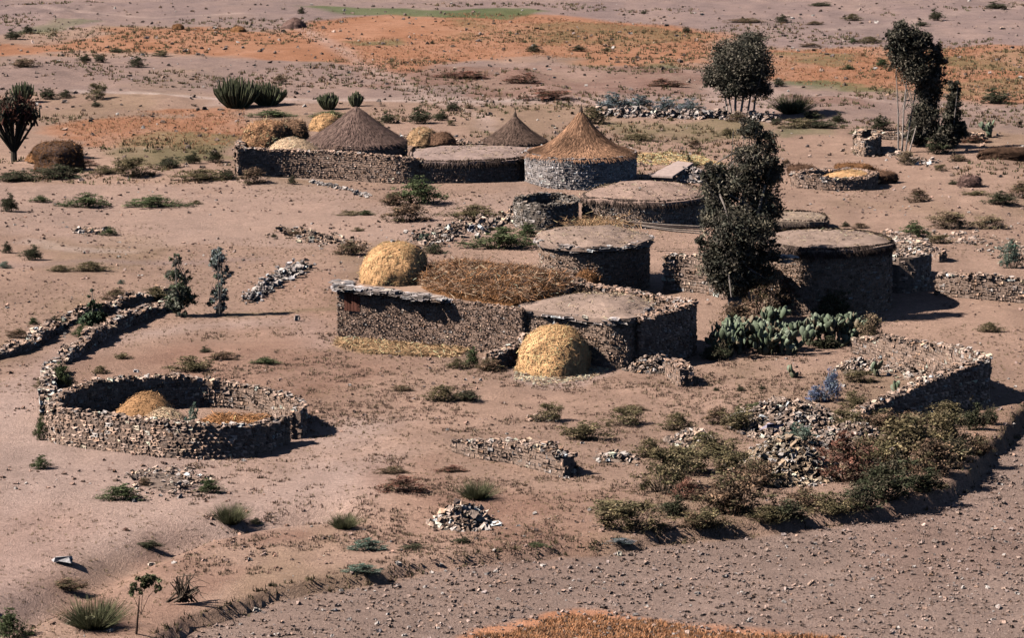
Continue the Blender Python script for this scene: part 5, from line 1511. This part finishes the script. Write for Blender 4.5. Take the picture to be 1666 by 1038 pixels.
# flat-topped succulent tree at the left edge
def candelabra_tree():
    bu, bv = 23, 262
    b = at(bu, bv); s = mpp(b)
    e = empty("candelabra_tree", b, "dark flat-topped candelabra tree with V-shaped limbs at the left edge", "tree", GT)
    mb = MB(); cb = MB()
    tube(mb, [Vector((0, 0, -.1)), Vector((0, 0, .8))], [.22, .2], (.08, .065, .05), 8)
    for i in range(34):
        a = rng.uniform(0, 2 * math.pi); out = (i % 3 + 1) / 3
        rr = 1.75 * out; top = rng.uniform(3.3, 4.4) - .5 * out
        x, y = math.cos(a) * rr, math.sin(a) * rr
        tube(mb, [Vector((0, 0, .5)), Vector((x * .45, y * .45, 1.6)), Vector((x * .85, y * .85, 2.6)), Vector((x, y, top))], [.09, .08, .07, .05], (.07, .06, .045), 6)
        for k in range(7):
            p = Vector((x * rng.uniform(.8, 1.1), y * rng.uniform(.8, 1.1), rng.uniform(2.3, top)))
            tube(cb, [p, p + Vector((rng.normal(0, .16), rng.normal(0, .16), rng.uniform(.3, .7)))], [.07, .05], np.array([(.07, .055, .04), (.14, .06, .045), (.06, .06, .04)][int(rng.integers(0, 3))]), 6)
    mb.build("trunk", M_WOOD, e)
    leaf_cloud(cb, [(0, 0, 3.5), (-.8, 0, 3.3), (.7, 0, 3.25), (0, .8, 3.3), (0, -.7, 3.2)], [(.9, .9, .75)] * 5, 14000, .09, np.array([(.06, .05, .035), (.13, .055, .04), (.05, .05, .035)]))
    cb.build("crown", M_LEAF, e)
candelabra_tree()

def euphorbia(u, v, wpx, hpx, n, label, col=((.1, .11, .055), (.14, .14, .08), (.07, .075, .04))):
    b = at(u, v); s = mpp(b)
    mb = MB(); w = wpx * s / 2; h = hpx * s
    for i in range(n):
        a = rng.uniform(0, 2 * math.pi); r = rng.random() ** .6
        x, y = math.cos(a) * w * r, math.sin(a) * w * .7 * r
        hh = h * (1 - .35 * r * r) * rng.uniform(.75, 1.05)
        bx, by = x * .35, y * .35
        rad = rng.uniform(.045, .075)
        tube(mb, [b + Vector((bx, by, -.05)), b + Vector((x * .75, y * .75, hh * .35)), b + Vector((x, y, hh * .75)), b + Vector((x * 1.05, y * 1.05, hh))], [rad, rad, rad, rad * .4], np.array(col[int(rng.integers(0, 3))]) * rng.uniform(.7, 1.3), 5)
    return tag(mb.build("euphorbia", M_CACT), label, "euphorbia", "upright succulent clumps")
euphorbia(385, 175, 80, 52, 170, "large upright-stemmed euphorbia clump behind the compound, left of a smaller one")
euphorbia(436, 171, 62, 38, 130, "yellow-green euphorbia clump touching the right side of the larger one")
euphorbia(535, 178, 38, 30, 90, "fan-shaped euphorbia clump just left of the dark cone's tip")
euphorbia(578, 173, 26, 26, 60, "narrow euphorbia clump directly behind the dark cone's tip")
euphorbia(37, 166, 42, 36, 90, "euphorbia clump behind the flat-topped candelabra tree")

# prickly pears
def pad(mb, base, d, nrm, L, Wd, col):
    """one flat oval pad from base along d"""
    d = d.normalized(); w = d.cross(nrm).normalized(); nrm = w.cross(d).normalized()
    V = []; nr, na = 5, 8
    for i in range(nr + 1):
        t = i / nr
        ww = Wd / 2 * (math.sin(math.pi * min(1, (.06 + .9 * t))) ** .7) * (.75 + .35 * t)
        th = .05 * math.sin(math.pi * (.08 + .84 * t))
        for k in range(na):
            a = 2 * math.pi * k / na
            V.append(tuple(base + d * L * t + w * ww * math.cos(a) + nrm * th * math.sin(a)))
    Fq = [[i * na + k, i * na + (k + 1) % na, (i + 1) * na + (k + 1) % na, (i + 1) * na + k] for i in range(nr) for k in range(na)]
    mb.add(V, Fq, np.array(col))
def prickly_pear(u, v, wpx, hpx, n, label):
    b = at(u, v); s = mpp(b); w = wpx * s / 2; h = hpx * s / CP
    mb = MB(); st = MB(); count = 0
    cols = [(.16, .195, .125), (.21, .245, .165), (.12, .15, .09), (.27, .30, .21), (.20, .155, .10), (.10, .12, .075)]
    stack = []
    for i in range(max(4, n // 14)):
        a = rng.uniform(0, 6.28); r = rng.random() ** .6 * w * (.8 if n > 60 else .25)
        stack.append((b + Vector((math.cos(a) * r, math.sin(a) * r * .75, -.05)), Vector((rng.normal(0, .3), rng.normal(0, .3), 1)), 0))
    while stack and count < n:
        base, d, lv = stack.pop(0)
        L = rng.uniform(.34, .52); Wd = L * rng.uniform(.55, .75)
        nr = Vector((rng.normal(-.5, .8), rng.normal(-.6, .8), rng.normal(0, .2)))
        c = cols[int(rng.integers(0, 6))]
        if lv == 0: c = (.13, .13, .08)
        pad(mb, base, d, nr, L, Wd, np.array(c) * rng.uniform(.8, 1.2)); count += 1
        tip = base + d.normalized() * L * .9
        for k in range(int(rng.integers(1, 4))):
            if tip.z - b.z < h * rng.uniform(.6, .95) and abs(tip.x - b.x) < w * 1.05:
                stack.append((tip + Vector((rng.normal(0, .07), rng.normal(0, .07), -.04)), (d.normalized() * .5 + Vector((rng.normal(0, .55), rng.normal(0, .55), .75))), lv + 1))
    return tag(mb.build("prickly_pear", M_CACT, smooth=True), label, "cactus", "prickly pear thicket")
prickly_pear(1208, 566, 90, 112, 230, "tallest prickly pear at the left end of the cactus thicket")
prickly_pear(1270, 574, 96, 84, 200, "prickly pear in the front middle of the thicket with brown lower pads")
prickly_pear(1185, 578, 60, 50, 80, "low prickly pear in front of the tallest one")
prickly_pear(1335, 562, 96, 80, 210, "upright bright-padded prickly pear right of the thicket's middle")
prickly_pear(1388, 558, 64, 66, 130, "prickly pear at the right end of the thicket beside a dry bush")
prickly_pear(1245, 545, 60, 66, 90, "prickly pear at the back of the thicket under the brown bush")
prickly_pear(1460, 652, 36, 26, 26, "small prickly pear growing inside the L-shaped wall")
prickly_pear(1290, 615, 14, 16, 8, "single tiny pale cactus on the bare ground before the thicket")
prickly_pear(1425, 612, 46, 18, 30, "low sprawling cactus at the foot of the rubble inside the yard")
prickly_pear(1610, 224, 36, 22, 30, "bright green cactus at the right beyond the slim column tree")

# ================================================================== SCATTERED STUFF
def scatter_px(n, u0, u1, v0, v1, mask=None):
    """points spread evenly over the ground patch seen between these pixels"""
    ya = flat(0, v1)[1]; yb = flat(0, v0)[1]
    y = rng.uniform(ya, yb, n * 3); half = 1.0
    x = rng.uniform(u0 - W0 / 2, u1 - W0 / 2, n * 3) / F * np.hypot(y, CAMH)
    if mask is not None:
        k = mask(x, y); x = x[k]; y = y[k]
    return x[:n], y[:n]
BUILT = [[(p.x, p.y) for p in [at(u, v, 0) for u, v in q]] for q in
         ([(545, 552), (860, 590), (1145, 600), (1145, 480), (900, 470), (580, 520)], [(866, 475), (1100, 475), (1080, 430), (866, 430)], [(383, 297), (1035, 300), (1035, 262), (383, 270)],
          [(940, 370), (1150, 370), (1150, 335), (940, 335)], [(1225, 500), (1500, 500), (1500, 440), (1225, 440)], [(70, 725), (490, 735), (490, 665), (70, 665)])]
def free(x, y):
    k = np.ones(len(x), bool)
    for q in BUILT: k &= ~inside(x, y, q)
    return k
def clumpy(x, y):
    return in_field(x, y) & (rng.random(len(x)) < .4 + .6 * np.clip(vnoise(x / 1.8, y / 1.8, 300) * 1.3 - .3, 0, 1) * (.45 + .55 * (np.sin(y * 5.5 + x * 1.2) > -.2)))
def in_field(x, y):
    return inside(x, y, TERR_POLY) & (poly_dist(x, y, TERR) > .3)
def pebbles(name, label, n, u0, u1, v0, v1, size, pal, mask, mult=1.0):
    x, y = scatter_px(n, u0, u1, v0, v1, mask); n = len(x)
    sz = size[0] + (size[1] - size[0]) * rng.random(n) ** 3
    S = np.column_stack([sz * rng.uniform(.8, 1.4, n), sz * rng.uniform(.7, 1.1, n), sz * rng.uniform(.5, .9, n)])
    mb = MB(); add_stones(mb, np.column_stack([x, y, H(x, y) + sz * .15]), S, rng.uniform(0, 6.28, n), stone_cols(n, pal), jit=.2, tilt=.4)
    tag(mb.build(name, M_STONE), label, "stones", None, "stuff")
pebbles("field_stones", "stones and clods strewn over the ploughed field", 16000, -60, 1720, 640, 1045, (.04, .17), dict(base=(.31, .22, .185), var=.24, pale=.04), clumpy)
pebbles("field_rocks", "larger pale rocks on the ploughed field", 260, 500, 1720, 640, 1045, (.1, .24), dict(base=(.34, .25, .21), var=.3, pale=.25), in_field)
pebbles("loose_stones", "small stones strewn over the bare ground of the hamlet", 6000, -60, 1720, 300, 1040, (.04, .2), dict(base=(.31, .2, .16), var=.35, pale=.1), lambda x, y: free(x, y) & ~in_field(x, y) & (fbm(x, y, 9, 3, 201) > -.15))
pebbles("slope_stones", "stones on the far slope", 2500, -60, 1720, 5, 300, (.1, .4), dict(base=(.24, .17, .14), var=.4, pale=.1), free)

def tufts(name, label, n, u0, u1, v0, v1, size, cols, mask, blades_per=7):
    x, y = scatter_px(n, u0, u1, v0, v1, mask); n = len(x)
    m = n * blades_per
    bx = np.repeat(x, blades_per) + rng.normal(0, size * .35, m); by = np.repeat(y, blades_per) + rng.normal(0, size * .35, m)
    B = np.column_stack([bx, by, H(bx, by) - .01])
    s = np.repeat(rng.uniform(.5, 1.3, n), blades_per)
    mb = MB()
    a = rng.uniform(0, 6.28, m); tl = rng.uniform(0, .9, m); ln = size * s * rng.uniform(.5, 1, m)
    T = B + np.column_stack([np.cos(a) * np.sin(tl) * ln, np.sin(a) * np.sin(tl) * ln, np.cos(tl) * ln])
    w = size * .16
    q = np.column_stack([-np.sin(a + .6), np.cos(a + .6), a * 0]) * w
    V = np.stack([B - q, B + q, T], 1).reshape(-1, 3)
    c = np.asarray(cols)[np.repeat(rng.integers(0, len(cols), n), blades_per)] * np.exp(rng.normal(0, .2, (m, 1)))
    mb.add(V, np.arange(3 * m).reshape(m, 3), c)
    tag(mb.build(name, M_LEAF), label, "plants", None, "stuff")
tufts("dry_grass", "short dry grass and weeds on the bare ground", 10000, -60, 1720, 300, 1040, .1, [(.3, .21, .13), (.3, .2, .12), (.22, .17, .09)], lambda x, y: free(x, y) & ~in_field(x, y) & (fbm(x, y, 7, 4, 120) > 0.1))
tufts("dry_weeds", "brown weeds thick on the rough ground between the houses and the field", 7000, 300, 1420, 540, 930, .15, [(.28, .18, .13), (.32, .21, .15), (.23, .165, .11), (.28, .17, .13)], lambda x, y: free(x, y) & ~in_field(x, y) & (fbm(x, y, 5, 4, 150) + .9 * fbm(x, y, 1.1, 2, 151) > .1))
tufts("slope_scrub", "low scrub on the far slope", 6000, -60, 1720, 5, 300, .3, [(.17, .13, .07), (.2, .12, .07), (.12, .11, .055)], lambda x, y: free(x, y) & (fbm(x, y, 12, 4, 130) > .05))
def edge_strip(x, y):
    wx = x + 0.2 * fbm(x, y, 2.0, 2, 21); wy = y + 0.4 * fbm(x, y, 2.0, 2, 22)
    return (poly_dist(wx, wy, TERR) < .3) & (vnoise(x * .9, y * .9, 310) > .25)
tufts("edge_grass_shade", "dark grass along the terrace edge above the ploughed field", 3200, 150, 1720, 600, 1045, .22, [(.12, .095, .055), (.16, .12, .07), (.09, .075, .045)], edge_strip, 8)  # grass on the edge; its dark tints also stand in for the step's shade
OF = [flat(*p) for p in [(740, 1040), (780, 1018), (840, 1004), (920, 990), (1060, 988), (1130, 992), (1180, 1003), (1250, 1012), (1370, 1024), (1420, 1042), (1400, 1075), (740, 1075)]]
tufts("orange_crop", "orange cereal crop along the bottom edge", 9000, 600, 1500, 975, 1060, .15, [(.62, .29, .14), (.68, .33, .17), (.52, .24, .12), (.42, .25, .15)], lambda x, y: inside(x + .6 * fbm(x, y, 2, 3, 5), y + 1.5 * fbm(x, y, 2, 3, 6), OF), 6)
OZ = [[flat(*p) for p in ZONES[i][5]] for i in (2, 3, 5)]
tufts("far_crop", "thin orange crop on the far fields", 11000, -60, 1720, 15, 245, .2, [(.42, .19, .10), (.38, .2, .11), (.3, .2, .1), (.45, .2, .11)], lambda x, y: (inside(x, y, OZ[0]) | inside(x, y, OZ[1]) | inside(x, y, OZ[2])) & (fbm(x, y * .5, 9, 4, 140) > -.1), 4)
